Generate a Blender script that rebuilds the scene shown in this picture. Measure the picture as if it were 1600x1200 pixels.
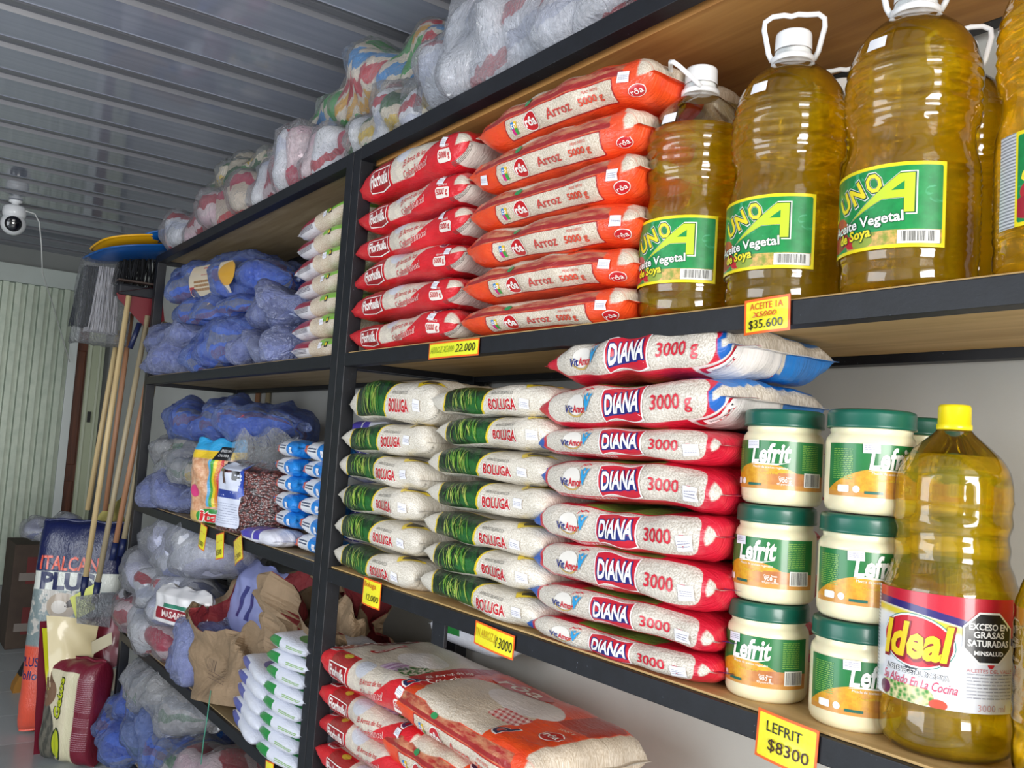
import bpy, bmesh, math, random
import numpy as np
from mathutils import Vector, Matrix

for o in list(bpy.data.objects):
    bpy.data.objects.remove(o, do_unlink=True)
SC = bpy.context.scene
COL = SC.collection
R = math.radians

# ------------------------------------------------------------------ camera
Z0 = 1.45                                   # eye height
yaw, pit, rol = R(54.581), R(4.373), R(3.797)
fw = Vector((-math.sin(yaw) * math.cos(pit), math.cos(yaw) * math.cos(pit), math.sin(pit)))
rt = Vector((math.cos(yaw), math.sin(yaw), 0))
up = rt.cross(fw)
r2 = rt * math.cos(rol) + up * math.sin(rol)
u2 = -rt * math.sin(rol) + up * math.cos(rol)
cam = bpy.data.cameras.new('camera')
cam.sensor_width = 36.0
cam.lens = 1410 / 1600 * 36.0
cam.clip_start = 0.02
camo = bpy.data.objects.new('camera', cam)
M = Matrix((r2, u2, -fw)).transposed().to_4x4()
M.translation = Vector((0, -1.0, Z0))
camo.matrix_world = M
COL.objects.link(camo)
SC.camera = camo

# ------------------------------------------------------------------ world and light
W = bpy.data.worlds.new('world')
SC.world = W
W.use_nodes = True
W.node_tree.nodes['Background'].inputs[0].default_value = (0.78, 0.88, 1.0, 1)
W.node_tree.nodes['Background'].inputs[1].default_value = 0.9

def area(name, loc, target, sx, sy, power, col):
    l = bpy.data.lights.new(name, 'AREA')
    l.shape = 'RECTANGLE'; l.size = sx; l.size_y = sy; l.energy = power; l.color = col
    o = bpy.data.objects.new(name, l); COL.objects.link(o)
    o.location = loc
    o.rotation_euler = (Vector(target) - Vector(loc)).to_track_quat('-Z', 'Z').to_euler()
    return o
# daylight entering through the open shop front (right), plus an added fill light behind the camera
area('shopfront_daylight', (2.55, -1.35, 1.55), (-1.0, -1.0, 1.3), 1.6, 2.0, 132, (1.0, 0.97, 0.93))
area('added_room_fill', (-2.0, -3.25, 1.35), (-2.5, 0.0, 1.1), 2.2, 2.0, 44, (0.93, 0.97, 1.0))
SC.view_settings.view_transform = 'Standard'
SC.view_settings.look = 'None'
SC.view_settings.gamma = 1.0
SC.view_settings.use_curve_mapping = False
SC.view_settings.exposure = 0.45

# ------------------------------------------------------------------ object helpers
def tag(o, label=None, cat=None, group=None, kind=None):
    if label: o['label'] = label
    if cat: o['category'] = cat
    if group: o['group'] = group
    if kind: o['kind'] = kind
    return o
def empty(name, loc=(0, 0, 0), rot=(0, 0, 0)):
    o = bpy.data.objects.new(name, None); COL.objects.link(o)
    o.empty_display_size = 0.05
    o.location = loc; o.rotation_euler = rot
    return o
def link(name, me, parent=None, loc=None, rot=None, scale=None):
    o = bpy.data.objects.new(name, me); COL.objects.link(o)
    if parent: o.parent = parent
    if loc is not None: o.location = loc
    if rot is not None: o.rotation_euler = rot
    if scale is not None: o.scale = scale
    return o
def mesh(name, V, F, mats, uv=None, smooth=True, midx=None):
    me = bpy.data.meshes.new(name)
    me.from_pydata([tuple(map(float, v)) for v in V], [], [tuple(map(int, f)) for f in F])
    if not isinstance(mats, (list, tuple)): mats = [mats]
    for m in mats: me.materials.append(m)
    if uv is not None:
        l = me.uv_layers.new(name='UVMap')
        idx = np.empty(len(me.loops), dtype=np.int32); me.loops.foreach_get('vertex_index', idx)
        l.data.foreach_set('uv', np.asarray(uv, dtype=np.float32)[idx].ravel())
    if midx is not None: me.polygons.foreach_set('material_index', np.asarray(midx, dtype=np.int32))
    if smooth: me.polygons.foreach_set('use_smooth', [True] * len(me.polygons))
    me.update()
    return me
def obj(name, V, F, mats, parent=None, **k):
    return link(name, mesh(name, V, F, mats, **k), parent)
def boxvf(x0, x1, y0, y1, z0, z1):
    V = [(x0, y0, z0), (x1, y0, z0), (x1, y1, z0), (x0, y1, z0), (x0, y0, z1), (x1, y0, z1), (x1, y1, z1), (x0, y1, z1)]
    F = [(0, 3, 2, 1), (4, 5, 6, 7), (0, 1, 5, 4), (1, 2, 6, 5), (2, 3, 7, 6), (3, 0, 4, 7)]
    return V, F
def box(name, b, mat, parent=None, bev=0.0, loc=None, rot=None):
    V, F = boxvf(*b)
    me = mesh(name, V, F, mat, smooth=False)
    if bev:
        bm = bmesh.new(); bm.from_mesh(me)
        bmesh.ops.bevel(bm, geom=bm.edges[:], offset=bev, segments=2, affect='EDGES', profile=0.6)
        bm.to_mesh(me); bm.free()
    return link(name, me, parent, loc, rot)
def boxes(name, bs, mat, parent=None):
    V = []; F = []
    for b in bs:
        v, f = boxvf(*b); n = len(V); V += v; F += [tuple(i + n for i in q) for q in f]
    return obj(name, V, F, mat, parent, smooth=False)
def gridfaces(nu, nv, closed=False):
    F = []
    m = nv if closed else nv + 1
    for i in range(nu):
        for j in range(nv):
            a = i * m + j; b = i * m + (j + 1) % m
            F.append((a, b, b + m, a + m))
    return F
def tube(name, pts, r, mat, parent=None, n=10, radii=None, cap=True):
    P = [Vector(p) for p in pts]; V = []; F = []
    prev = None
    for i, p in enumerate(P):
        t = (P[min(i + 1, len(P) - 1)] - P[max(i - 1, 0)]).normalized()
        a = (prev - t * prev.dot(t)).normalized() if prev is not None else (Vector((0, 0, 1)) if abs(t.z) < .9 else Vector((1, 0, 0))).cross(t).normalized()
        prev = a; b = t.cross(a)
        rr = radii[i] if radii else r
        for k in range(n):
            th = 2 * math.pi * k / n
            V.append(p + (a * math.cos(th) + b * math.sin(th)) * rr)
    F = [(i * n + k, i * n + (k + 1) % n, (i + 1) * n + (k + 1) % n, (i + 1) * n + k) for i in range(len(P) - 1) for k in range(n)]
    if cap: F += [tuple(reversed(range(n))), tuple((len(P) - 1) * n + k for k in range(n))]
    return obj(name, V, F, mat, parent)
def lathe(name, prof, mat, parent=None, n=48, fn=None, cap=True):
    """prof: list of (r, z); fn(theta, z, r) -> r"""
    V = []
    for (r, z) in prof:
        for k in range(n):
            th = 2 * math.pi * k / n
            rr = fn(th, z, r) if fn else r
            V.append((rr * math.sin(th), -rr * math.cos(th), z))
    F = [(i * n + k, i * n + (k + 1) % n, (i + 1) * n + (k + 1) % n, (i + 1) * n + k) for i in range(len(prof) - 1) for k in range(n)]
    if cap: F += [tuple(reversed(range(n))), tuple((len(prof) - 1) * n + k for k in range(n))]
    return obj(name, V, F, mat, parent)

# ------------------------------------------------------------------ materials
def lin(h):
    h = h.lstrip('#'); c = [int(h[i:i + 2], 16) / 255 for i in (0, 2, 4)]
    return tuple(x / 12.92 if x <= .04045 else ((x + .055) / 1.055) ** 2.4 for x in c) + (1.0,)
class G:
    """tiny node-graph builder"""
    def __init__(s, name):
        s.m = bpy.data.materials.new(name); s.m.use_nodes = True
        s.nt = s.m.node_tree; s.b = s.nt.nodes['Principled BSDF']; s.out = s.nt.nodes['Material Output']
        s._uv = s._ob = s._tc = None
    def n(s, t, **k):
        x = s.nt.nodes.new(t)
        for a, v in k.items(): setattr(x, a, v)
        return x
    def put(s, sock, v):
        if isinstance(v, E): v = v.v
        if isinstance(v, bpy.types.NodeSocket): s.nt.links.new(v, sock)
        else: sock.default_value = v
    def tc(s, which='UV'):
        if s._tc is None: s._tc = s.n('ShaderNodeTexCoord')
        return s._tc.outputs[which]
    def sep(s, v):
        x = s.n('ShaderNodeSeparateXYZ'); s.put(x.inputs[0], v)
        return [E(s, o) for o in x.outputs]
    def uv(s):
        if s._uv is None: s._uv = s.sep(s.tc('UV'))
        return s._uv[0], s._uv[1]
    def comb(s, x, y, z=0.0):
        c = s.n('ShaderNodeCombineXYZ')
        for i, v in enumerate((x, y, z)): s.put(c.inputs[i], v)
        return c.outputs[0]
    def noise(s, vec, scale=5, detail=2, rough=.5, dist=0.0):
        x = s.n('ShaderNodeTexNoise'); s.put(x.inputs['Vector'], vec)
        x.inputs['Scale'].default_value = scale; x.inputs['Detail'].default_value = detail
        x.inputs['Roughness'].default_value = rough; x.inputs['Distortion'].default_value = dist
        return E(s, x.outputs[0])
    def voro(s, vec, scale=5, feat='F1'):
        x = s.n('ShaderNodeTexVoronoi', feature=feat); s.put(x.inputs['Vector'], vec); x.inputs['Scale'].default_value = scale
        return E(s, x.outputs[0])
    def mix(s, fac, a, b):
        x = s.n('ShaderNodeMix', data_type='RGBA')
        s.put(x.inputs[0], fac); s.put(x.inputs[6], a if not isinstance(a, str) else lin(a)); s.put(x.inputs[7], b if not isinstance(b, str) else lin(b))
        return E(s, x.outputs[2])
    def rnd(s):
        return E(s, s.n('ShaderNodeObjectInfo').outputs['Random'])
    def bump(s, h, strength=.3, dist=.01):
        x = s.n('ShaderNodeBump'); x.inputs['Strength'].default_value = strength; x.inputs['Distance'].default_value = dist
        s.put(x.inputs['Height'], h); s.nt.links.new(x.outputs[0], s.b.inputs['Normal']); s.nt.links.new(x.outputs[0], s.b.inputs['Coat Normal']); return x
    def fin(s, col=None, rough=.5, metal=0.0, coat=0.0, coatr=.1, spec=.5, **k):
        if col is not None: s.put(s.b.inputs['Base Color'], lin(col) if isinstance(col, str) else col)
        s.put(s.b.inputs['Roughness'], rough); s.b.inputs['Metallic'].default_value = metal
        s.b.inputs['Coat Weight'].default_value = coat; s.b.inputs['Coat Roughness'].default_value = coatr
        s.b.inputs['Specular IOR Level'].default_value = spec
        for a, v in k.items(): s.put(s.b.inputs[a.replace('_', ' ')], v)
        return s.m
class E:
    def __init__(s, g, v): s.g = g; s.v = v
    def _o(s, op, b=None, c=None, clamp=False):
        x = s.g.n('ShaderNodeMath', operation=op); x.use_clamp = clamp
        s.g.put(x.inputs[0], s.v)
        if b is not None: s.g.put(x.inputs[1], b)
        if c is not None: s.g.put(x.inputs[2], c)
        return E(s.g, x.outputs[0])
    def __add__(s, b): return s._o('ADD', b)
    __radd__ = __add__
    def __sub__(s, b): return s._o('SUBTRACT', b)
    def __rsub__(s, b): return s._o('MULTIPLY_ADD', -1.0, b)
    def __mul__(s, b): return s._o('MULTIPLY', b)
    __rmul__ = __mul__
    def __truediv__(s, b): return s._o('DIVIDE', b)
    def abs(s): return s._o('ABSOLUTE')
    def max(s, b): return s._o('MAXIMUM', b)
    def min(s, b): return s._o('MINIMUM', b)
    def pow(s, b): return s._o('POWER', b)
    def sqrt(s): return s._o('SQRT')
    def sin(s): return s._o('SINE')
    def fract(s): return s._o('FRACT')
    def lt(s, b, aa=.0008):            # smooth mask: s < b
        return s._o('MULTIPLY_ADD', -1.0 / aa, (b / aa + .5) if not isinstance(b, E) else (b * (1 / aa) + .5), True)
    def gt(s, b, aa=.0008):
        return s._o('MULTIPLY_ADD', 1.0 / aa, (-b / aa + .5) if not isinstance(b, E) else (b * (-1 / aa) + .5), True)
    def ramp(s, a, b):                 # clamp((s-a)/(b-a))
        return s._o('MULTIPLY_ADD', 1 / (b - a), -a / (b - a), True)
def rbox(u, v, u0, u1, v0, v1, r=.004, aa=.0008):
    qx = (u - (u0 + u1) / 2).abs() - ((u1 - u0) / 2 - r); qy = (v - (v0 + v1) / 2).abs() - ((v1 - v0) / 2 - r)
    a = qx.max(0.0); b = qy.max(0.0)
    d = (a * a + b * b).sqrt() + qx.max(qy).min(0.0)
    return d.lt(r, aa)
def elp(u, v, cu, cv, a, b, aa=.03):
    x = (u - cu) * (1 / a); y = (v - cv) * (1 / b)
    return (x * x + y * y).lt(1.0, aa)
_plain = {}
def plain(col, rough=.5, **k):
    key = (col, rough, tuple(sorted(k.items())))
    if key not in _plain:
        g = G('paint_' + col.strip('#')); _plain[key] = g.fin(col, rough, **k)
    return _plain[key]
def ink(col): return plain(col, .35, coat=.5, coatr=.12)

def rice_color(g, base='#d9d0c0', dark='#b9ac97', scale=330):
    u, v = g.uv()
    n1 = g.noise(g.comb(u * 1.0, v * 1.0), scale, 2, .6)
    n2 = g.noise(g.comb(u, v), 14, 2, .5)
    c = g.mix(n1.ramp(.40, .60), dark, base)
    return g.mix(n2.ramp(.35, .75) * .35, c, '#efe8dc'), n1
def film_bump(g, grain=None, k=.35):
    u, v = g.uv()
    w = g.noise(g.comb(u * 1.0, v * 2.2), 38, 3, .55, 1.2)
    h = w
    if grain is not None: h = w + grain * .10
    g.bump(h, k, .006)

# ------------------------------------------------------------------ printed shapes and lettering (flat outlines laid on a surface)
_txt = {}
def _cut(bm, g):
    if not bm.verts: return
    for ax in (0, 1):
        c = [v.co[ax] for v in bm.verts]; lo, hi = min(c), max(c)
        k = math.floor(lo / g) + 1
        while k * g < hi - 1e-6:
            no = Vector((1, 0, 0)) if ax == 0 else Vector((0, 1, 0))
            bmesh.ops.bisect_plane(bm, geom=bm.verts[:] + bm.edges[:] + bm.faces[:], plane_co=no * (k * g), plane_no=no, dist=1e-7)
            k += 1
    bmesh.ops.triangulate(bm, faces=bm.faces[:])
def _arr(bm):
    bm.verts.index_update()
    V = np.array([v.co[:2] for v in bm.verts]).reshape(-1, 2); F = [tuple(v.index for v in f.verts) for f in bm.faces]
    return V, F
def text2d(s, size, w=None, bold=0.0, shear=0.0, g=.006, wave=0.0, sp=1.0):
    """centred flat lettering; size = cap height in m; w = forced width"""
    key = (s, size, w, bold, shear, g, wave, sp)
    if key in _txt: return _txt[key]
    cu = bpy.data.curves.new('t', 'FONT'); cu.body = s; cu.size = 1.0; cu.offset = bold; cu.shear = shear
    cu.align_x = 'CENTER'; cu.align_y = 'CENTER'; cu.resolution_u = 2; cu.space_character = sp
    o = bpy.data.objects.new('t', cu); COL.objects.link(o)
    bpy.context.view_layer.update()
    dg = bpy.context.evaluated_depsgraph_get()
    me = o.evaluated_get(dg).to_mesh()
    bm = bmesh.new(); bm.from_mesh(me); o.evaluated_get(dg).to_mesh_clear()
    bpy.data.objects.remove(o); bpy.data.curves.remove(cu)
    bmesh.ops.remove_doubles(bm, verts=bm.verts[:], dist=1e-5)
    k = size / .69
    xs = [v.co.x for v in bm.verts] or [0, 1]; ys = [v.co.y for v in bm.verts] or [0, 1]
    cx, cy = (min(xs) + max(xs)) / 2, (min(ys) + max(ys)) / 2
    kx = k if w is None else w / max(max(xs) - min(xs), 1e-6)
    for v in bm.verts:
        v.co = Vector(((v.co.x - cx) * kx, (v.co.y - cy) * k, 0))
        if wave: v.co.y += wave * size * math.sin(v.co.x / max((max(xs) - min(xs)) * kx, 1e-6) * 6.28)
    _cut(bm, g)
    r = _arr(bm); bm.free(); _txt[key] = r
    return r
def poly2d(pts, g=.008):
    bm = bmesh.new()
    vs = [bm.verts.new((p[0], p[1], 0)) for p in pts]
    f = bm.faces.new(vs)
    if f.normal.z < 0 or sum(a[0] * b[1] - b[0] * a[1] for a, b in zip(pts, list(pts[1:]) + [pts[0]])) < 0: f.normal_flip()
    bmesh.ops.triangulate(bm, faces=bm.faces[:])
    _cut(bm, g); r = _arr(bm); bm.free(); return r
def ell2d(a, b, n=28, g=.01, x0=0, y0=0):
    return poly2d([(x0 + a * math.cos(2 * math.pi * i / n), y0 + b * math.sin(2 * math.pi * i / n)) for i in range(n)], g)
def rect2d(w, h, g=.01, r=0.0):
    if r <= 0: return poly2d([(-w / 2, -h / 2), (w / 2, -h / 2), (w / 2, h / 2), (-w / 2, h / 2)], g)
    p = []
    for cx, cy, a0 in ((w / 2 - r, -h / 2 + r, -90), (w / 2 - r, h / 2 - r, 0), (-w / 2 + r, h / 2 - r, 90), (-w / 2 + r, -h / 2 + r, 180)):
        for k in range(5): a = R(a0 + 22.5 * k); p.append((cx + r * math.cos(a), cy + r * math.sin(a)))
    return poly2d(p, g)
def bars2d(w, h, n, seed=0):
    rg = random.Random(seed); V = []; F = []
    x = -w / 2; st = w / n
    for i in range(n):
        bw = st * rg.choice((.25, .4, .6)); k = len(V)
        V += [(x, -h / 2), (x + bw, -h / 2), (x + bw, h / 2), (x, h / 2)]; F += [(k, k + 1, k + 2), (k, k + 2, k + 3)]; x += st
    return np.array(V), F
def lines2d(w, h, n, seed=0, t=.45):
    """rows of unreadably fine print"""
    rg = random.Random(seed); V = []; F = []
    st = h / n
    for i in range(n):
        y = h / 2 - st * i; x = -w / 2
        while x < w / 2 - 1e-4:
            ww = min(rg.uniform(.04, .16) * w + .002, w / 2 - x); k = len(V)
            V += [(x, y - st * t), (x + ww, y - st * t), (x + ww, y), (x, y)]; F += [(k, k + 1, k + 2), (k, k + 2, k + 3)]
            x += ww + .012 * w + .0006
    return np.array(V), F
class Print:
    """collects flat outlines in (u, v) metres and lays them on a surface S(u, v, offset)"""
    def __init__(s, S, du=0.0, dv=0.0): s.S = S; s.parts = {}; s.du = du; s.dv = dv
    def add(s, part, shape, mat, u=0., v=0., rot=0., layer=1, sx=1., sy=1.):
        V, F = shape
        if len(V) == 0: return
        c, q = math.cos(rot), math.sin(rot)
        x = V[:, 0] * sx; y = V[:, 1] * sy
        s.parts.setdefault(part, []).append((np.stack([x * c - y * q + u + s.du, x * q + y * c + v + s.dv], 1), F, mat, layer))
    def meshes(s):
        out = []
        for part, L in s.parts.items():
            VV = []; FF = []; mi = []; mats = []; n = 0
            for V, F, m, ly in L:
                if m not in mats: mats.append(m)
                VV.append(s.S(V[:, 0], V[:, 1], .0006 + .0004 * ly)); FF += [tuple(i + n for i in f) for f in F]
                mi += [mats.index(m)] * len(F); n += len(V)
            out.append((part, mesh(part, np.concatenate(VV), FF, mats, midx=mi)))
        return out
# ------------------------------------------------------------------ pillow bags
class Bag:
    def __init__(s, L, W, T, seed=0, m=2.5, n=6.0, pw=.55, amp=.0025, wr=.0016, droop=0.0, endw=.10, flap=.010, pinch=0.0, nr=None, rnd=.62, crown=.10):
        s.L, s.W, s.T = L, W, T; s.m, s.n, s.pw, s.amp, s.wr, s.droop, s.endw, s.flap, s.pinch = m, n, pw, amp, wr, droop, endw, flap, pinch; s.nr = nr or n
        rg = np.random.RandomState(seed)
        s.K = [(rg.uniform(-1, 1) * 2 * np.pi / rg.uniform(.07, .22), rg.uniform(-1, 1) * 2 * np.pi / rg.uniform(.06, .2), rg.uniform(0, 6.28), rg.uniform(.5, 1)) for _ in range(7)]
        s.KW = [(rg.uniform(-1, 1) * 2 * np.pi / .05, 2 * np.pi / rg.uniform(.016, .034), rg.uniform(0, 6.28)) for _ in range(5)]
        s.ph = rg.uniform(0, 6.28, 4)
        # rounded-slab cross-section: superelliptic sides joined by gently crowned top and bottom faces
        cr = min(T * rnd, W / 2 * .98); yf = W / 2 - cr; k = 2 / m
        b = np.linspace(-np.pi / 2, np.pi / 2, 121); c, q = np.cos(b), np.sin(b)
        ay = cr * np.abs(c) ** k; az = T / 2 * (1 - crown) * np.sign(q) * np.abs(q) ** k
        fy = np.linspace(-yf, yf, 60)[1:-1]; fz = T / 2 * (1 - crown) + T / 2 * crown * np.clip(1 - (fy / max(yf, 1e-6)) ** 2, 0, 1)
        Ys = np.concatenate([fy[:30][::-1], -yf - ay, fy, yf + ay[::-1], fy[30:][::-1]])
        Zs = np.concatenate([-fz[:30][::-1], az, fz, az[::-1], -fz[30:][::-1]])
        d = np.concatenate([[0], np.cumsum(np.hypot(np.diff(Ys), np.diff(Zs)))])
        f0 = d[30 + 60]
        s.P = d[-1]; s.vt = d - f0; s.yt = Ys; s.zt = Zs; s.v0 = s.vt[0]
        s.vtop = float(np.interp(120 + 30, np.arange(len(d)), s.vt))      # arc length where the side rolls over on to the top face
    def p(s, u, v):
        h = s.L / 2; e = np.abs(u) / h; ee = np.clip(e, 0, 1)
        t = np.maximum((1 - ee ** np.where(u > 0, s.nr, s.n)), 0) ** s.pw; t = np.maximum(t, .03)
        t = np.where(e > 1, .02, t)
        w = 1 - s.endw * ee ** 3 - np.where(e > 1, .01, 0)
        y = np.interp(v, s.vt, s.yt) / (s.W / 2); z = np.interp(v, s.vt, s.zt) / (s.T / 2)
        d = sum(A * np.sin(fu * u + fv * v + ph) for fu, fv, ph, A in s.K) * s.amp / 2.2
        d = d + sum(np.sin(fu * u + fv * v + ph) for fu, fv, ph in s.KW) * s.wr * (.10 + .9 * ee ** 5) / 1.6
        d = d * np.where(e > 1, .25, 1) * np.clip(t * 2, .1, 1)
        Y = y * (s.W / 2 * w + d); Z = z * (s.T / 2 * t + d)
        X = u + .004 * np.sin(9 * y + s.ph[0]) * ee ** 4 + s.pinch * ee ** 6 * np.sign(u) * (np.abs(y) - .5)
        Z = Z + s.T / 2 - s.droop * ee ** 2 + .004 * np.sin(7 * u + s.ph[1]) - s.T * .10 * np.sign(u) * ee ** 6 * np.sin(s.ph[2])
        return np.stack([X, Y, Z], -1)
    def S(s, u, v, off=0.0):
        u = np.asarray(u, float); v = np.asarray(v, float); q = .0008
        P = s.p(u, v); n = np.cross(s.p(u + q, v) - s.p(u - q, v), s.p(u, v + q) - s.p(u, v - q))
        n /= np.maximum(np.linalg.norm(n, axis=-1, keepdims=True), 1e-12)
        return P + n * off
    def mesh(s, name, mat, ns=60, nt=48):
        x = np.linspace(-1, 1, ns + 1); x = np.sign(x) * (1 - (1 - np.abs(x)) ** 1.25)
        us = np.concatenate([[-s.L / 2 - s.flap, -s.L / 2 - .0005], x * s.L / 2 * .9999, [s.L / 2 + .0005, s.L / 2 + s.flap]])
        # denser columns on the front and top
        vs = s.v0 + np.linspace(0, s.P, nt + 1)[:-1]
        U, Vv = np.meshgrid(us, vs, indexing='ij')
        P = s.p(U.ravel(), Vv.ravel())
        F = gridfaces(len(us) - 1, nt, True)
        F.append(tuple(range(nt))); F.append(tuple(reversed(range((len(us) - 1) * nt, len(us) * nt))))
        return mesh(name, P, F, mat, uv=np.stack([U.ravel(), Vv.ravel()], 1))

_variant = {}
def bag_kind(kind, var, dims, mat, design, du=0.0, dv=0.0, **k):
    """returns list of (part name, mesh); first entry is the bag itself"""
    key = (kind, var)
    if key not in _variant:
        B = Bag(*dims, seed=hash_seed(kind, var), **k)
        pr = Print(B.S, du, dv)
        if design: design(pr, B, var)
        _variant[key] = [('bag', B.mesh(kind, mat))] + pr.meshes()
    return _variant[key]
def hash_seed(s, i): return sum(ord(c) * (k + 3) for k, c in enumerate(s)) % 9973 + i * 37
def put_bag(name, ml, loc, rot, label, cat, group, scale=(1, 1, 1)):
    o = link(name, ml[0][1], None, loc, rot, scale)
    for pn, me in ml[1:]: link(pn, me, o)
    return tag(o, label, cat, group)
ORD = ['bottom', 'second from bottom', 'third from bottom', 'fourth from bottom', 'fifth from bottom', 'sixth from bottom', 'seventh from bottom', 'eighth from bottom']
def ordn(i, n): return 'topmost' if i == n - 1 else ('lowest' if i == 0 else ORD[i])
stick_m = None
def sticker(pr, u, v, seed=0, w=.026, h=.018, rot=0.0):
    pr.add('price_sticker', rect2d(w, h), plain('#e9e8ee', .45), u, v, rot, 4)
    pr.add('price_sticker', lines2d(w * .8, h * .5, 3, seed, .3), plain('#9a98a8', .5), u, v - h * .1, rot, 5)

# ---- kind 1: orange rice bag ("rôa")
def m_roa():
    g = G('orange_rice_bag_film'); u, v = g.uv(); u = u - .028; v = v + .018
    rice, gr = rice_color(g, '#e2d6c5', '#bba88e')
    n = g.noise(g.comb(u, v), 26, 3, .6)
    c = g.mix(n.ramp(.3, .8), '#e2401a', '#f0561f')
    # darker red photograph band along the upper edge of the side
    photo = g.mix(g.noise(g.comb(u * .6, v * 2), 30, 3, .6).ramp(.4, .62), '#a3231f', '#c98a63')
    c = g.mix(v.gt(.0205, .002) * v.lt(.048, .002) * u.gt(-.235, .004) * u.lt(.17, .004), c, photo)
    c = g.mix(rbox(u, v, -.262, .172, .022, .03, .002), c, '#9c1f1f')
    # rice window on the upper face
    top = elp(u, v, -.075, .15, .155, .11, .05) .max(rbox(u, v, -.19, .065, .02, .16, .03) * v.gt(.050, .002))
    c = g.mix(top, c, rice)
    c = g.mix(elp(u, v, -.01, .215, .11, .055, .06), c, '#e6e2e2')
    chk = ((u * 60 + v * 40).fract().gt(.5, .1) + (v * 70).fract().gt(.5, .1)) * .5
    c = g.mix(rbox(u, v, -.01, .085, .115, .165, .01), c, g.mix(chk, '#c9474f', '#f0dcd6'))
    c = g.mix(rbox(u, v, .10, .195, .21, .32, .004), c, '#b3311f')
    # long white side panel with red outline
    c = g.mix(rbox(u, v, -.168, .150, -.029, .0195, .004), c, '#a51d1d')
    c = g.mix(rbox(u, v, -.164, .147, -.026, .0175, .003), c, rice)
    # rice seen through the clear right end
    c = g.mix(u.gt(.205, .006) * v.gt(.012, .004) * v.lt(.05, .006), c, rice)
    c = g.mix(u.gt(.198, .004) * v.gt(.050, .004), c, rice)
    c = g.mix(u.lt(-.288, .003), c, rice)
    film_bump(g, gr, .4)
    return g.fin(c, .42, coat=.55, coatr=.09)
def d_roa(pr, B, var):
    red, wh, org = ink('#c3141e'), ink('#f4efe8'), ink('#d8452a')
    pr.add('logo', ell2d(.0225, .0205), wh, -.083, -.004, 0, 1); pr.add('logo', ell2d(.0205, .0185), red, -.083, -.004, 0, 2)
    pr.add('logo', text2d('rôa', .0175, .035, .03), wh, -.083, -.003, 0, 3)
    for k, (cc, a, b) in enumerate((('#2b7fc2', -1, 1), ('#e3b71a', 1, 1), ('#d0247d', -1, -1), ('#3b9a3f', 1, -1))):
        pr.add('quality_seal', rect2d(.0085, .0125), ink(cc), -.135 + a * .0043, -.004 + b * .0063, 0, 1)
    pr.add('quality_seal', text2d('co', .010, .014, .02), wh, -.135, .001, 0, 2)
    pr.add('lettering', text2d('Arroz', .0185, .072, .008), ink('#c8403a'), .005, -.003, 0, 1)
    pr.add('weight_lettering', text2d('PESO NETO', .005, .040, .005), org, .093, .0095, 0, 1)
    pr.add('weight_lettering', text2d('5000 g', .0125, .060, .022), org, .093, -.007, 0, 1)
    pr.add('leaf_mark', ell2d(.012, .006), ink('#2e8b4f'), -.09, .035, .2, 1)
    # upper face
    pr.add('top_lettering', ell2d(.026, .024), wh, .160, .145, 0, 1); pr.add('top_lettering', ell2d(.0235, .0215), red, .160, .145, 0, 2)
    pr.add('top_lettering', text2d('rôa', .019, .038, .012), wh, .160, .146, 0, 3)
    pr.add('top_lettering', text2d('3000 g', .009, .045, .01), ink('#f0c7a8'), .155, .19, .15, 1)
    pr.add('top_emblem', text2d('d', .050, .040, .03, .25), wh, .090, .090, -.1, 1); pr.add('top_emblem', text2d('d', .046, .035, .015, .25), ink('#1d2750'), .090, .090, -.1, 2)
    pr.add('top_brand', ell2d(.095, .030), red, -.10, .275, .1, 1); pr.add('top_brand', text2d('rôa', .045, .13, .012), wh, -.10, .278, .1, 2)
    # end logo
    pr.add('end_logo', ell2d(.017, .013), wh, .198, -.014, .0, 1); pr.add('end_logo', ell2d(.0155, .0115), red, .198, -.014, 0, 2); pr.add('end_logo', text2d('rôa', .010, .024, .01), wh, .198, -.014, 0, 3)
    sticker(pr, (.185, .175, -.215, .19)[var % 4], (.012, .016, -.002, .014)[var % 4], var, .026, .019, -.1)

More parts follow.
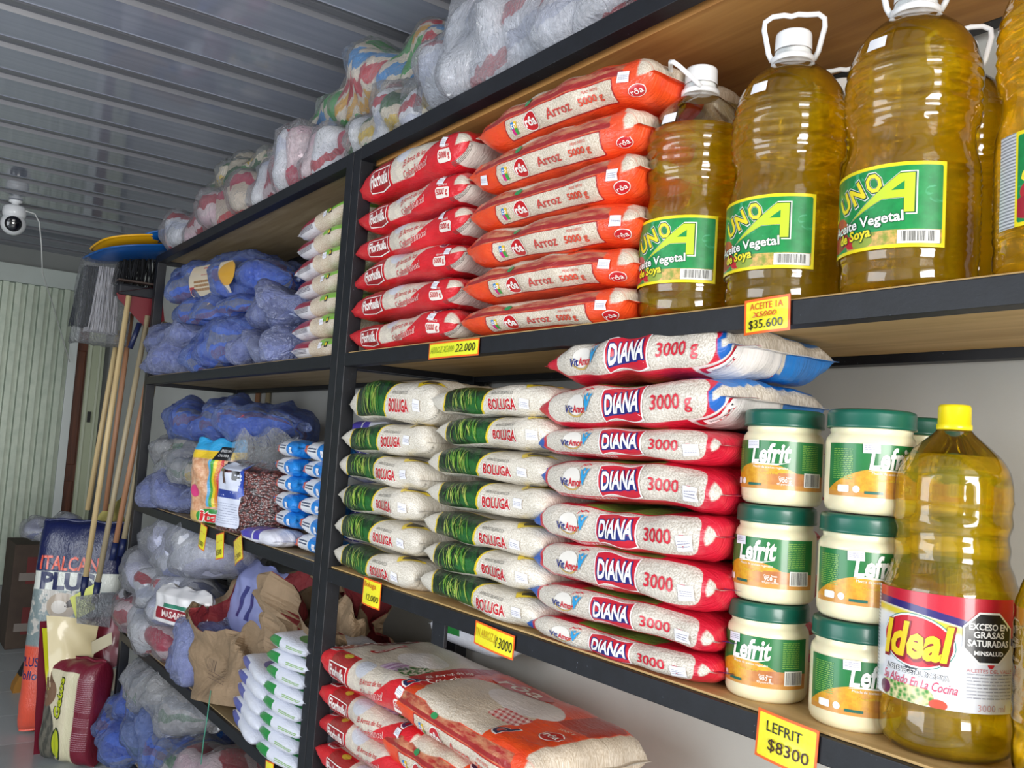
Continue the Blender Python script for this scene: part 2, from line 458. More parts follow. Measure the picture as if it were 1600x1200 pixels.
# ---- kind 2: red rice bag ("Florhuila")
def m_flor():
    g = G('red_rice_bag_film'); u, v = g.uv(); u = u - .022
    rice, gr = rice_color(g, '#ddd3c4', '#c4b7a3')
    n = g.noise(g.comb(u, v), 30, 3, .6)
    c = g.mix(n.ramp(.3, .8), '#c4121f', '#da1f2b')
    # cream middle with a slanted right border
    sl = u - v * 1.6
    cream = g.mix(g.noise(g.comb(u * 1.4, v), 30, 2, .5, 1.0).ramp(.45, .6), rice, '#c9bdb0')
    mid = u.gt(-.085, .004) * sl.lt(.065, .004) * v.gt(-.028, .003)
    c = g.mix(mid, c, cream)
    c = g.mix(elp(u, v, -.03, .035, .035, .028, .2) * .8, c, '#c5c9d6')
    c = g.mix(rbox(u, v, -.19, -.085, .012, .05, .01) * .8, c, '#8f2a24')
    c = g.mix(elp(u, v, -.135, .045, .016, .010, .2), c, '#c9b23a')
    # upper face: cream with onion and herbs
    topm = v.gt(.058, .003) * v.lt(.36, .004) * u.gt(-.20, .004) * u.lt(.20, .004)
    c = g.mix(topm, c, rice)
    c = g.mix(topm * elp(u, v, .03, .16, .085, .05, .08), c, '#e8e4e4')
    c = g.mix(topm * elp(u, v, .04, .075, .045, .035, .12), c, g.mix((u * 220).sin().ramp(-1, 1), '#a877a5', '#dcc6dc'))
    c = g.mix(topm * elp(u, v, .12, .085, .06, .05, .3) * g.noise(g.comb(u, v), 90, 2, .6).gt(.5, .1), c, '#2f6b2b')
    c = g.mix(v.gt(.058, .003) * u.gt(.13, .004) * u.lt(.28, .004), c, '#b01722')
    # rice through the clear end
    c = g.mix(u.gt(.212, .006) * v.gt(.002, .004) * v.lt(.036, .006), c, rice)
    c = g.mix(u.lt(-.287, .003), c, '#e5ddd0')
    c = g.mix(u.gt(.205, .003) * v.lt(-.026, .002) * u.lt(.27, .003), c, '#d9d2c8')
    film_bump(g, gr, .4)
    return g.fin(c, .42, coat=.55, coatr=.09)
def d_flor(pr, B, var):
    red, wh, dk = ink('#c3141e'), ink('#f5efe9'), ink('#9c0f1b')
    pr.add('brand_badge', poly2d([(-.052, -.022), (0, -.030), (.052, -.022), (.052, .020), (-.052, .020)]), wh, -.145, -.006, 0, 1)
    pr.add('brand_badge', poly2d([(-.049, -.0195), (0, -.027), (.049, -.0195), (.049, .0175), (-.049, .0175)]), dk, -.145, -.006, 0, 2)
    pr.add('brand_badge', text2d('Florhuila', .024, .088, .03), wh, -.145, -.006, 0, 3)
    pr.add('slogan', text2d('¡El Arroz de los', .011, .10, .004, .2), red, .03, .006, .12, 1)
    pr.add('slogan', text2d('Colombianos!', .015, .115, .03, .2), wh, .035, -.014, .12, 1)
    pr.add('slogan', text2d('Colombianos!', .015, .113, .004, .2), red, .035, -.014, .12, 2)
    pr.add('weight_mark', rect2d(.050, .022, .01, .007), wh, .172, -.010, -.05, 1); pr.add('weight_mark', rect2d(.047, .0195, .01, .006), ink('#e9e0d6'), .172, -.010, -.05, 2)
    pr.add('weight_mark', text2d('5000 g', .011, .040, .02), red, .172, -.010, -.05, 3)
    pr.add('weight_mark', text2d('PESO NETO', .0045, .032, 0), wh, .172, .006, -.05, 1)
    pr.add('fine_print', lines2d(.06, .012, 4, var, .4), ink('#57504a'), .222, -.032, 0, 1)
    # upper face lettering runs towards the wall
    pr.add('top_badge', rect2d(.24, .055, .02, .012), wh, -.222, .16, R(90), 1); pr.add('top_badge', rect2d(.232, .048, .02, .010), dk, -.222, .16, R(90), 2)
    pr.add('top_badge', text2d('Florhuila', .040, .20, .015), wh, -.222, .16, R(90), 3)
    pr.add('top_ribbon', rect2d(.10, .022, .02, .006), red, -.12, .15, R(90), 1); pr.add('top_ribbon', lines2d(.08, .010, 1, 5, .9), wh, -.12, .15, R(90), 2)
    pr.add('top_lettering', text2d('¡El Arroz de los', .014, .13, .005, .1), wh, .165, .15, R(88), 1); pr.add('top_lettering', text2d('Colombianos!', .020, .15, .01, .1), wh, .19, .15, R(88), 1)
    pr.add('top_small_brand', text2d('Florhuila', .017, .11, .01, .1), wh, .235, .20, R(88), 1)
    pr.add('top_emblem', text2d('d', .050, .036, .03, .25), wh, .165, .055, -.1, 2); pr.add('top_emblem', text2d('d', .046, .032, .015, .25), ink('#1d2750'), .165, .055, -.1, 3)
    sticker(pr, (.162, .165, .20, .155)[var % 4], (.016, .014, .01, .018)[var % 4], var, .024, .017, -.15)

# ---- kind 3: white rice bag with rice-plant picture ("Boluga")
def m_bol():
    g = G('white_rice_bag_film'); u, v = g.uv(); u = u - .022
    rice, gr = rice_color(g, '#e6e0d4', '#c6bcaa')
    c = rice
    ue = u + (v - .005) * (v - .005) * 14.0          # bowed left border of the picture
    ur = u - v * .35
    yl = ue.gt(-.172, .0015) * ur.lt(-.008, .0015) * v.gt(-.031, .001) * v.lt(.075, .002)
    gn = ue.gt(-.166, .0015) * ur.lt(-.0145, .0015) * v.gt(-.031, .001) * v.lt(.072, .002)
    c = g.mix(yl, c, '#e6c81e')
    st = g.noise(g.comb(u * 3.2 + v * 1.6, v * .7 - u * .3), 26, 3, .65, .6)
    pic = g.mix(st.ramp(.46, .66), '#05180a', '#1c5a1a')
    pic = g.mix(g.noise(g.comb(u, v), 22, 2, .5).ramp(.5, .75), pic, '#0a3312')
    pic = g.mix(elp(u, v, -.045, -.012, .035, .02, .6) * .7, pic, '#1a6a26')
    c = g.mix(gn, c, pic)
    c = g.mix(rbox(u, v, -.17, .19, -.044, -.0375, .001) * g.noise(g.comb(u, v * 0), 330, 1, .5).gt(.5, .15) * .6, c, '#5c5a52')
    film_bump(g, gr, .45)
    return g.fin(c, .42, coat=.6, coatr=.08)
def d_bol(pr, B, var):
    rg = random.Random(var * 7 + 1)
    red, wh = ink('#c01622'), ink('#f4f1ea')
    for k in range(26):                                   # drooping rice ears
        x = -.135 + .0032 * k + rg.uniform(-.006, .006); dx = rg.uniform(-.012, .030); top = rg.uniform(.012, .045); bot = rg.uniform(-.027, .004); w = rg.uniform(.0005, .0011)
        L_ = [(x + dx * (1 - (1 - q) ** 2), top + (bot - top) * q) for q in (0, .2, .4, .6, .8, 1)]
        if max(a for a, b in L_) > -.030: continue
        p = [(a - w * (.4 + q), b) for q, (a, b) in zip((0, .2, .5, .8, 1, .2), L_)] + [(a + w * (.4 + q), b) for q, (a, b) in reversed(list(zip((0, .2, .5, .8, 1, .2), L_)))]
        pr.add('plant_picture', poly2d(p, .01), ink(rg.choice(('#7fa83a', '#a3b84a', '#4f8a2f', '#b9bf62', '#3f7a2a'))), 0, 0, 0, 1)
    pr.add('lettering', text2d('BOLUGA', .0225, .091, .06), wh, .052, -.007, 0, 1); pr.add('lettering', text2d('BOLUGA', .0205, .086, .03), red, .052, -.007, 0, 2)
    pr.add('small_lettering', text2d('ARROZ BLANCO', .0065, .070, 0), ink('#77746c'), .050, .0155, 0, 1)
    pr.add('chevron', poly2d([(-.026, .04), (-.016, .012), (0, -.004), (.022, .012), (.055, .04)]), ink('#e6c81e'), .115, .032, 0, 1)
    pr.add('chevron', poly2d([(-.012, .04), (-.006, .018), (.004, .008), (.018, .018), (.035, .04)]), ink('#22231d'), .115, .032, 0, 2)
    sticker(pr, .125 + rg.uniform(-.01, .012), -.004 + rg.uniform(-.006, .004), var, .026, .019, rg.uniform(-.15, .1))

# ---- kind 4: red and blue rice bag ("Diana")
def m_diana(tip, tail):
    g = G('red_blue_rice_bag_film'); u, v = g.uv(); u = u - .018
    rice, gr = rice_color(g, '#e2dbd0', '#b5aa9a')
    n = g.noise(g.comb(u, v), 26, 3, .6)
    c = g.mix(n.ramp(.3, .8), '#c4142f', '#d8223c')
    c = g.mix(u.lt(-.207, .003), c, tip)
    if tail == 'blue':
        c = g.mix(u.gt(.178, .003), c, '#0f5fb5')
        c = g.mix(v.gt(.045, .003) * u.gt(.05, .003), c, '#1b78c8')
        c = g.mix(v.gt(.045, .003) * u.lt(.05, .003) * u.gt(-.09, .003), c, '#4f8f2c')
        c = g.mix(u.gt(.185, .003) * v.gt(-.006, .004) * v.lt(.30, .004), c, rice)
        c = g.mix(u.gt(.13, .003) * v.lt(-.03, .002), c, '#e5e0dc')
    else:
        c = g.mix(v.gt(.042, .003) * u.lt(.08, .003) * u.gt(-.10, .003), c, '#5d8f38')
        c = g.mix(u.gt(.184, .004) * v.gt(-.018, .004) * v.lt(.024, .004), c, rice)
        c = g.mix(v.lt(-.033, .001) * v.gt(-.040, .001) * u.lt(-.02, .002) * g.noise(g.comb(u, v * 0), 330, 1, .5).gt(.5, .15), c, '#dcd6d6')
    c = g.mix(rbox(u, v, -.198, .176, -.030, .037, .027, .0012), c, rice)
    film_bump(g, gr, .4)
    return g.fin(c, .42, coat=.6, coatr=.08)
def d_diana(pr, B, var):
    red, wh, navy = ink('#cc1730'), ink('#f6f4f2'), ink('#1f2a7a')
    # badge
    wv = lambda k, w, h: [(-w / 2 + w * i / 12, -h / 2 + .004 * math.sin(i / 12 * 6.28) - .003 * k) for i in range(13)] + [(w / 2 - w * i / 12, h / 2 + .003 * math.sin((12 - i) / 12 * 6.28)) for i in range(13)]
    pr.add('badge', poly2d(wv(0, .100, .056)), wh, .0, .001, .06, 1); pr.add('badge', poly2d(wv(0, .094, .051)), red, .0, .001, .06, 2)
    pr.add('badge', poly2d([(-.042, -.014), (.042, -.012), (.042, .004), (-.042, .0)]), navy, .0, -.002, .06, 3)
    pr.add('badge', text2d('DIANA', .030, .089, .055, .12), navy, .001, .002, .06, 4); pr.add('badge', text2d('DIANA', .0275, .083, .03, .12), wh, .001, .002, .06, 5)
    # VitAmor mark
    pr.add('vitality_mark', ell2d(.024, .017), ink('#e9e4dc'), -.118, .002, 0, 1)
    ring = [(.026 * math.cos(R(a)), .019 * math.sin(R(a))) for a in range(200, 345, 12)] + [(.0235 * math.cos(R(a)), .0165 * math.sin(R(a))) for a in range(344, 199, -12)]
    pr.add('vitality_mark', poly2d(ring), ink('#c8a55a'), -.118, .0, 0, 2)
    pr.add('vitality_mark', text2d('Vit', .0125, .022, .02, .1), navy, -.137, -.005, 0, 3); pr.add('vitality_mark', text2d('Amor', .0125, .037, .02, .1), red, -.107, -.005, 0, 3)
    pr.add('vitality_mark', poly2d([(0, -.014), (.006, -.004), (.015, .014), (.009, .012), (.003, .002), (-.002, .010), (-.007, .013), (-.004, 0)]), ink('#2b97d0'), -.087, .004, 0, 3)
    pr.add('vitality_mark', ell2d(.003, .003, 10), ink('#2b97d0'), -.085, .016, 0, 3)
    pr.add('vitality_mark', poly2d([(-.012, .0), (-.008, .006), (-.002, .004), (.004, .008), (.012, .006), (.012, .008), (.004, .0105), (-.002, .0065), (-.008, .0085), (-.0135, .001)]), red, -.086, .018, 0, 3)
    pr.add('lettering', text2d('3000 g', .0195, .082, .015), red, .108, -.003, 0, 1)
    if var >= 2: sticker(pr, .150, -.008, var, .028, .022, .02)
    if var < 2:
        pr.add('nutrition_panel', rect2d(.10, .020), red, .19, -.045, 0, 1); pr.add('nutrition_panel', rect2d(.085, .015), wh, .192, -.046, 0, 2)
        pr.add('nutrition_panel', text2d('Información Nutricional', .005, .07, 0), ink('#3a3432'), .192, -.046, 0, 3)
    else:
        pr.add('end_emblem', poly2d([(0, 0), (.016, .004), (.020, .016), (.014, .016), (.010, .007), (-.004, .005)]), navy, .205, .030, 0, 2)
# ------------------------------------------------------------------ room materials
def m_wall(name, col, k=.25):
    g = G(name); p = g.tc('Object')
    n = g.noise(p, 3.0, 4, .6); n2 = g.noise(p, 90, 2, .5)
    c = g.mix(n.ramp(.35, .8) * k, col, '#8f8c86'); g.bump(n2, .12, .003)
    return g.fin(c, .75)
def m_metal_paint(name, col='#0d0f15'):
    g = G(name); p = g.tc('Object')
    n = g.noise(p, 30, 4, .65); s = g.noise(p, 160, 2, .7)
    c = g.mix(n.ramp(.4, .8) * .5, col, '#1c2029'); c = g.mix(s.gt(.72, .03) * n.gt(.5, .1) * .5, c, '#8b93a3')
    g.bump(s, .08, .002)
    return g.fin(c, .48, spec=.5)
def m_wood(name, a, b, sc=1.0, axis='x', rough=.6):
    g = G(name); x, y, z = g.sep(g.tc('Object'))
    v = g.comb(x * (1.2 * sc), y * (16 * sc), z * (16 * sc)) if axis == 'x' else g.comb(x * (16 * sc), y * (16 * sc), z * (1.2 * sc))
    n = g.noise(v, 2.0, 4, .6, .8); n2 = g.noise(g.tc('Object'), 5, 3, .6)
    c = g.mix(n.ramp(.3, .72), a, b); c = g.mix(n2.ramp(.55, .8) * .35, c, a)
    g.bump(n, .10, .004)
    return g.fin(c, rough)
def m_chip(name):
    g = G(name); n = g.noise(g.tc('Object'), 70, 3, .7); n2 = g.noise(g.tc('Object'), 9, 3, .6)
    c = g.mix(n.ramp(.35, .7), '#8a6335', '#c39a62'); c = g.mix(n2.ramp(.5, .8) * .4, c, '#6f4d29')
    g.bump(n, .3, .004); return g.fin(c, .8)
M_BLACK = m_metal_paint('black_painted_steel')
M_BOARD = m_wood('plywood_board', '#b18f58', '#cfae76')
M_BOARD_L = m_wood('greyer_plywood_board', '#8c7653', '#a89370')  # darker, greyer board tone for the left rack
M_CHIP = m_chip('raw_chipboard_edge')
M_WALL = m_wall('cool_grey_plaster', '#c3c3be')
M_WHITE = plain('#eceef0', .35, coat=.3)

# ------------------------------------------------------------------ setting
WY, FX, CZ = .47, -7.35, Z0 + 1.25
def struct(name, b, mat): return tag(box(name, b, mat), kind='structure')
fl = struct('floor', (FX - .1, 2.8, -3.4, WY + .1, -.06, -.004), plain('#6d6c69', .8))
def m_tile():
    g = G('glazed_floor_tile'); n = g.noise(g.tc('Object'), 6, 4, .6); r = g.rnd()
    c = g.mix(n.ramp(.3, .8) * .5, '#a9aeb0', '#8f9494'); c = g.mix(r.gt(.5, .01) * .55, c, '#c3c7cb')
    return g.fin(c, .28)
tv, tf = boxvf(-.2235, .2235, -.2235, .2235, -.008, 0)
tme = mesh('floor_tile', tv, tf, m_tile(), smooth=False)
for i in range(22):
    for j in range(8):
        link('floor_tile', tme, fl, (FX + .23 + .45 * i, WY - .235 - .45 * j, 0))
struct('wall_back', (FX - .1, 2.8, WY, WY + .12, -.05, CZ + .05), M_WALL)
# far end wall: grey masonry with a lintel over the doorways
wf = struct('wall_far', (FX - .16, FX - .04, -3.4, WY + .1, -.05, CZ + .05), m_wall('far_wall_plaster', '#7e8280'))
box('door_lintel', (FX - .04, FX + .05, -3.3, .45, Z0 + .985, Z0 + 1.115), m_wall('lintel_paint', '#b9c2bd'), wf, .004)
box('threshold', (FX - .04, FX + .06, -3.3, .24, 0, Z0 - 1.165), m_wall('threshold_concrete', '#898c8a'), wf, .004)
w2 = struct('wall_right', (2.7, 2.8, -.15, WY, 0, CZ), M_WALL); box('pier', (2.7, 2.8, -3.3, -2.55, 0, CZ), M_WALL, w2)
box('head', (2.7, 2.8, -2.55, -.15, 2.72, CZ), M_WALL, w2)
w3 = struct('wall_front', (-.0, 2.7, -3.4, -3.3, 0, CZ), M_WALL); box('pier', (FX, -3.35, -3.4, -3.3, 0, CZ), M_WALL, w3)
box('head', (-3.35, 0, -3.4, -3.3, 2.52, CZ), M_WALL, w3)  # unseen opening, made up to hold the added fill light
# ceiling of long ribbed sheets
def m_ceil():
    g = G('glossy_grey_ceiling_sheet'); x, y, z = g.sep(g.tc('Object'))
    n = g.noise(g.comb(x * 6, y * .35, z), 4, 3, .6); c = g.mix(n.ramp(.3, .75), '#858a98', '#969aa8')
    return g.fin(c, n * .06 + .05, spec=1.0)
M_CEIL = m_ceil(); M_RIB = plain('#6e6f74', .3)
ce = struct('ceiling', (FX - .1, 2.8, -3.4, WY + .1, CZ + .03, CZ + .08), plain('#55575c', .8))
pp = [(0, 0), (.004, .002), (.206, .002), (.210, 0), (.216, .016), (.245, .018), (.250, .010), (.276, .010), (.281, .018), (.310, .016), (.316, 0)]
PITCH = .316
cv = [(a, y, CZ + b) for a, b in pp for y in (-3.35, WY)]
cf = [(2 * i, 2 * i + 1, 2 * i + 3, 2 * i + 2) for i in range(len(pp) - 1)]
cme = mesh('ceiling_sheet', cv, cf, [M_CEIL, M_RIB], smooth=False, midx=[0, 0, 0] + [1] * 7)
xx = -2.7075
while xx > FX - PITCH: xx -= PITCH
while xx < 2.75:
    link('ceiling_sheet', cme, ce, (xx, 0, 0)); xx += PITCH
# corrugated roller door at the far end
def m_zinc():
    g = G('ribbed_metal_door'); n = g.noise(g.tc('Object'), 12, 3, .6)
    return g.fin(g.mix(n.ramp(.3, .8), '#a9b5a6', '#c2cbbb'), .42, metal=.25)
dv = []; dx = []
y = -3.25; k = 0
prof = []
while y < .15:
    prof += [(y, 0.0), (y + .036, 0.0), (y + .041, -.045), (y + .073, -.045), (y + .078, 0.0)]; y += .08
dv = [(FX + .03 + d, a, zz) for a, d in prof for zz in (Z0 - 1.165, Z0 + .985)]
df = [(2 * i, 2 * i + 1, 2 * i + 3, 2 * i + 2) for i in range(len(prof) - 1)]
dr = obj('door_1', dv, df, m_zinc(), smooth=False); tag(dr, kind='structure')
box('door_edge_trim', (FX + .02, FX + .045, .175, .232, Z0 - 1.165, Z0 + .975), plain('#cfd5d2', .4), dr, .003)
M_BROWN = m_wood('varnished_brown_door', '#4a2412', '#6e3a1d', 1.0, 'z', .4)
d2 = struct('door_2', (FX - .03, FX - .01, .20, .345, Z0 - 1.45, Z0 + .985), M_BROWN)
box('door_panel', (FX - .01, FX + .005, .235, .30, Z0 - .3, Z0 + .55), M_BROWN, d2, .006)
box('door_panel', (FX - .01, FX + .005, .235, .30, Z0 - 1.2, Z0 - .42), M_BROWN, d2, .006)
d3 = struct('door_3', (FX - .02, FX + .02, .31, .425, 0, Z0 + .985), plain('#b4bb9f', .45))
box('door_stile', (FX + .02, FX + .03, .318, .335, 0, Z0 + .97), plain('#c6ccb4', .4), d3)
box('door_stile', (FX + .02, FX + .03, .385, .40, 0, Z0 + .97), plain('#c6ccb4', .4), d3)
box('lock_plate', (FX + .03, FX + .04, .345, .368, Z0 + .02, Z0 + .10), plain('#20211f', .4), d3)

# ------------------------------------------------------------------ shelving racks
S1, S2, S3, S4, S5 = Z0 + .785, Z0 + .235, Z0 - .320, Z0 - .885, Z0 - 1.33
def rack(label, x0, x1, levels, boardmats, recess={}):
    t = empty('shelving_rack', ((x0 + x1) / 2, .2, 0)); cx = (x0 + x1) / 2
    tag(t, label, 'shelf', 'black steel shelving racks')
    top = max(levels)
    def B(n, b, m=M_BLACK, bev=.0015): return box(n, (b[0] - cx, b[1] - cx, b[2] - .2, b[3] - .2, b[4], b[5]), m, t, bev)
    for x in (x0, x1 - .042):
        B('post', (x, x + .042, 0, .038, 0, top - .004)); B('post', (x, x + .042, .405, .443, 0, top - .004))
    for z, bm in zip(levels, boardmats):
        rc = recess.get(z, 0)
        B('beam', (x0 + .042, x1 - .042, 0, .034, z - .038, z - .004 if not rc else z)); B('beam', (x0 + .042, x1 - .042, .410, .443, z - .040, z - .010))
        for x in (x0 + .002, x1 - .04): B('side_beam', (x, x + .03, .036, .408, z - .040, z - .010))
        if rc: B('shelf_board', (x0 + .03, x1 - .006, rc, .409, z - .040, z - .018), bm, .0008)
        else: B('shelf_board', (x0 + .006, x1 - .006, .010, .436, z - .0035, z), bm, .0008)
        if not rc:
            B('board_support', (x0 + .042, x1 - .042, .036, .408, z - .024, z - .0105), bm, 0)
    return t
M_CHIPB = m_wood('chipboard_plank', '#9c6a34', '#bd8c4e', .7)
rk = rack('black steel shelving rack on the right, holding oil bottles, jars and rice stacks', -2.207, -.12, [S1, S2, S3, S4, S5], [M_CHIPB, M_BOARD, M_BOARD, M_BOARD, M_BOARD], {S1: .05})
rack('black steel shelving rack on the left, holding blue bundles, beans and paper sacks', -4.245, -2.211, [S1, S2, S3, S4, S5], [M_BOARD_L, M_BOARD_L, M_BOARD_L, M_BOARD_L, M_BOARD_L])

box('bracket', (-.475, -.425, -.198, -.19, S3 - .085, S3 - .038), M_BLACK, rk, .001)
# ------------------------------------------------------------------ stacks of rice bags on the right rack
rg = random.Random(4)
M_ROA, M_FLOR, M_BOL = m_roa(), m_flor(), m_bol()
M_DR, M_DB = m_diana('#c4142f', 'blue'), m_diana('#1458b0', 'red')
roa = [bag_kind('orange_rice_bag', i, (.515, .31, .085), M_ROA, d_roa, .028, -.018, n=6, nr=13, pw=.5, droop=.003, amp=.0035) for i in range(4)]
flor = [bag_kind('red_rice_bag', i, (.54, .31, .080), M_FLOR, d_flor, .022, n=4.5, nr=9, pw=.62, droop=.003, amp=.0035) for i in range(4)]
bol = [bag_kind('white_rice_bag', i, (.425, .28, .075), M_BOL, d_bol, .022, n=7, nr=10, pw=.55, droop=.002, amp=.0035) for i in range(5)]
dia = [bag_kind('red_blue_rice_bag', i, (.43, .28, .074), M_DR if i < 2 else M_DB, d_diana, .018, n=5, nr=11, pw=.55, amp=.003) for i in range(5)]
def stack(name, kinds, order, xs, y, zb, pitch, T, label, grp, n, dxs=None, jit=.007, rz=.014, lastk=1.04, ry=None):
    z = zb
    for i in range(n):
        p = pitch[i] * .975
        put_bag(name, kinds[order[i]], (xs + rg.uniform(-jit, jit) + (dxs or {}).get(i, 0), y, z), (0, (ry or {}).get(i, 0), rg.uniform(-rz, rz)), f'{label}, {ordn(i, n)}', 'rice bag', grp, (1, 1, p / T * (1.04 if i < n - 1 else lastk)))
        z += p
stack('red_rice_bag', flor, (0, 1, 2, 3, 0, 1), -1.905, .150, S2, [.077, .076, .079, .080, .082, .100], .080, 'red rice bag beside the post on the oil shelf', 'red rice bags on the oil shelf', 6, {4: -.01, 5: -.012}, lastk=1.1)
stack('orange_rice_bag', roa, (0, 1, 3, 0, 2, 1), -1.364, .147, S2, [.068, .075, .081, .084, .087, .088], .085, 'orange rice bag in the stack beside the oil bottles', 'orange rice bags beside the oil bottles', 6, {5: .015})
stack('white_rice_bag', bol, (0, 1, 2, 3, 4, 1), -1.950, .133, S3, [.074, .0745, .076, .076, .078, .100], .075, 'white rice bag with plant picture beside the post', 'white rice bags beside the post', 6, {5: .03}, lastk=1.1)
stack('white_rice_bag', bol, (3, 2, 0, 4, 1, 2, 0), -1.497, .131, S3, [.0655, .066, .067, .067, .066, .066, .070], .075, 'white rice bag with plant picture beside the red bags', 'white rice bags in the second stack', 7, {5: .012, 6: .005})
stack('red_blue_rice_bag', dia, (2, 3, 4, 2, 3, 4, 0, 1), -1.100, .130, S3, [.047, .058, .073, .074, .074, .056, .080, .080], .074, 'red and blue rice bag in the stack beside the jars', 'red and blue rice bags beside the jars', 8)
stack('red_rice_bag', flor, (1, 0, 2, 3, 0), -1.915, .150, S4, [.072, .073, .075, .076, .090], .080, 'red rice bag on the bottom right shelf beside the post', 'red rice bags on the bottom shelf', 5, {4: -.01}, .012, .02)
stack('orange_rice_bag', roa, (2, 3, 1, 0), -1.575, .145, S4, [.092, .096, .098, .096], .085, 'orange rice bag on the bottom right shelf', 'orange rice bags on the bottom shelf', 4, {3: .03}, .012, .02, ry={3: R(1.5)})

# ------------------------------------------------------------------ oil bottles
def m_shell():
    g = G('clear_plastic_bottle'); nt = g.nt
    lw = g.n('ShaderNodeFresnel'); lw.inputs[0].default_value = 1.45
    tr = g.n('ShaderNodeBsdfTransparent'); tr.inputs[0].default_value = (.97, .97, .95, 1)
    gl = g.n('ShaderNodeBsdfGlossy'); gl.inputs['Roughness'].default_value = .05
    mx = g.n('ShaderNodeMixShader'); nt.links.new((E(g, lw.outputs[0]) * 1.3 + .03).v, mx.inputs[0])
    nt.links.new(tr.outputs[0], mx.inputs[1]); nt.links.new(gl.outputs[0], mx.inputs[2]); nt.links.new(mx.outputs[0], g.out.inputs[0])
    return g.m
def m_oil(name, c):
    g = G(name); n = g.noise(g.tc('Object'), 9, 2, .5)
    g.b.inputs['Transmission Weight'].default_value = .66; g.b.inputs['IOR'].default_value = 1.40
    g.fin(c, .04)
    tr = g.n('ShaderNodeBsdfTransparent'); tr.inputs[0].default_value = (1.0, c[1] + .22, .13, 1)     # clear oil lets tinted daylight through
    mx = g.n('ShaderNodeMixShader'); mx.inputs[0].default_value = .50
    g.nt.links.new(tr.outputs[0], mx.inputs[1]); g.nt.links.new(g.b.outputs[0], mx.inputs[2]); g.nt.links.new(mx.outputs[0], g.out.inputs[0])
    return g.m
M_SHELL = m_shell(); M_OIL = m_oil('soy_oil', (1.0, .65, .012, 1)); M_OIL2 = m_oil('yellower_soy_oil', (1.0, .69, .02, 1))  # second oil tone is slightly lighter and yellower
def cyl_S(rfun, az0):
    def S(u, v, off=0.0):
        u = np.asarray(u, float); v = np.asarray(v, float); r = rfun(v)
        a = az0 + u / np.mean(r)
        return np.stack([(r + off) * np.sin(a), -(r + off) * np.cos(a), v], -1)
    return S
def patch(name, S, u0, u1, v0, v1, mat, parent, nu=40, nv=8, off=.0006):
    U, Vv = np.meshgrid(np.linspace(u0, u1, nu + 1), np.linspace(v0, v1, nv + 1), indexing='ij')
    P = S(U.ravel(), Vv.ravel(), off)
    F = [(a, d, c, b) for a, b, c, d in gridfaces(nu, nv)]
    return obj(name, P, F, mat, parent, uv=np.stack([U.ravel(), Vv.ravel()], 1))
def smooth_prof(pts, n=70):
    z = np.array([p[1] for p in pts]); r = np.array([p[0] for p in pts])
    zz = np.linspace(z[0], z[-1], n); rr = np.interp(zz, z, r)
    for _ in range(2): rr[1:-1] = (rr[:-2] + 2 * rr[1:-1] + rr[2:]) / 4
    return rr, zz
UNO = [(.070, 0), (.082, .006), (.0865, .016), (.0868, .035), (.0840, .043), (.0868, .050), (.0872, .17), (.0855, .182), (.079, .205), (.0775, .222), (.081, .234), (.0865, .246), (.0868, .30), (.084, .322), (.077, .345), (.062, .368), (.043, .385), (.031, .393), (.0285, .400), (.0285, .415)]
def uno_r(th, z, r):
    if .232 < z < .325: r += .0022 * math.sin((z - .232) / .0155 * 2 * math.pi * .5) ** 2 - .001
    if .252 < z < .288:
        a = (th * 7 / (2 * math.pi)) % 1.0
        e = min(a, 1 - a) * 2
        r -= .0045 * min(1, max(0, (e - .35) * 8)) * min(1, (z - .252) / .004, (.288 - z) / .004)
    if .052 < z < .168: r += .0010 * math.sin((z - .052) / .0098 * 2 * math.pi)
    if .205 < z < .228:
        a = (th * 9 / (2 * math.pi)) % 1.0; r += .0012 * (1 if abs(a - .5) < .3 else 0)
    return r
def m_unolabel():
    g = G('green_oil_label'); u, v = g.uv()
    n = g.noise(g.comb(u, v), 60, 3, .6)
    c = g.mix(n.ramp(.3, .8), '#067a3c', '#12964a')
    c = g.mix(g.noise(g.comb(u * 1.0, v * 1.4), 45, 2, .5, 1).gt(.64, .05) * v.gt(.10) * .5, c, '#57b98a')
    veg = v.lt(.0915 - .0)
    c = g.mix(elp(u, v, -.066, .094, .020, .014, .1), c, '#b3202a'); c = g.mix(elp(u, v, -.07, .076, .028, .014, .1), c, '#a01828')
    c = g.mix(rbox(u, v, -.045, .085, .058, .078, .006), c, g.mix(g.noise(g.comb(u, v), 110, 2, .6).ramp(.35, .65), '#7f8f2f', '#d9a860'))
    c = g.mix(elp(u, v, -.036, .070, .012, .009, .1), c, '#c22430'); c = g.mix(elp(u, v, -.018, .067, .016, .008, .1), c, '#8fa23b')
    inside = rbox(u, v, -.0895, .0815, .0595, .1605, .003)
    c = g.mix(inside, '#f2de14', c)
    c = g.mix(u.lt(-.0925), c, g.mix((v * 260).fract().gt(.55, .1), '#dadbe0', '#8d8f96'))
    return g.fin(c, .35, coat=.5, coatr=.1)
M_UNOL = m_unolabel()
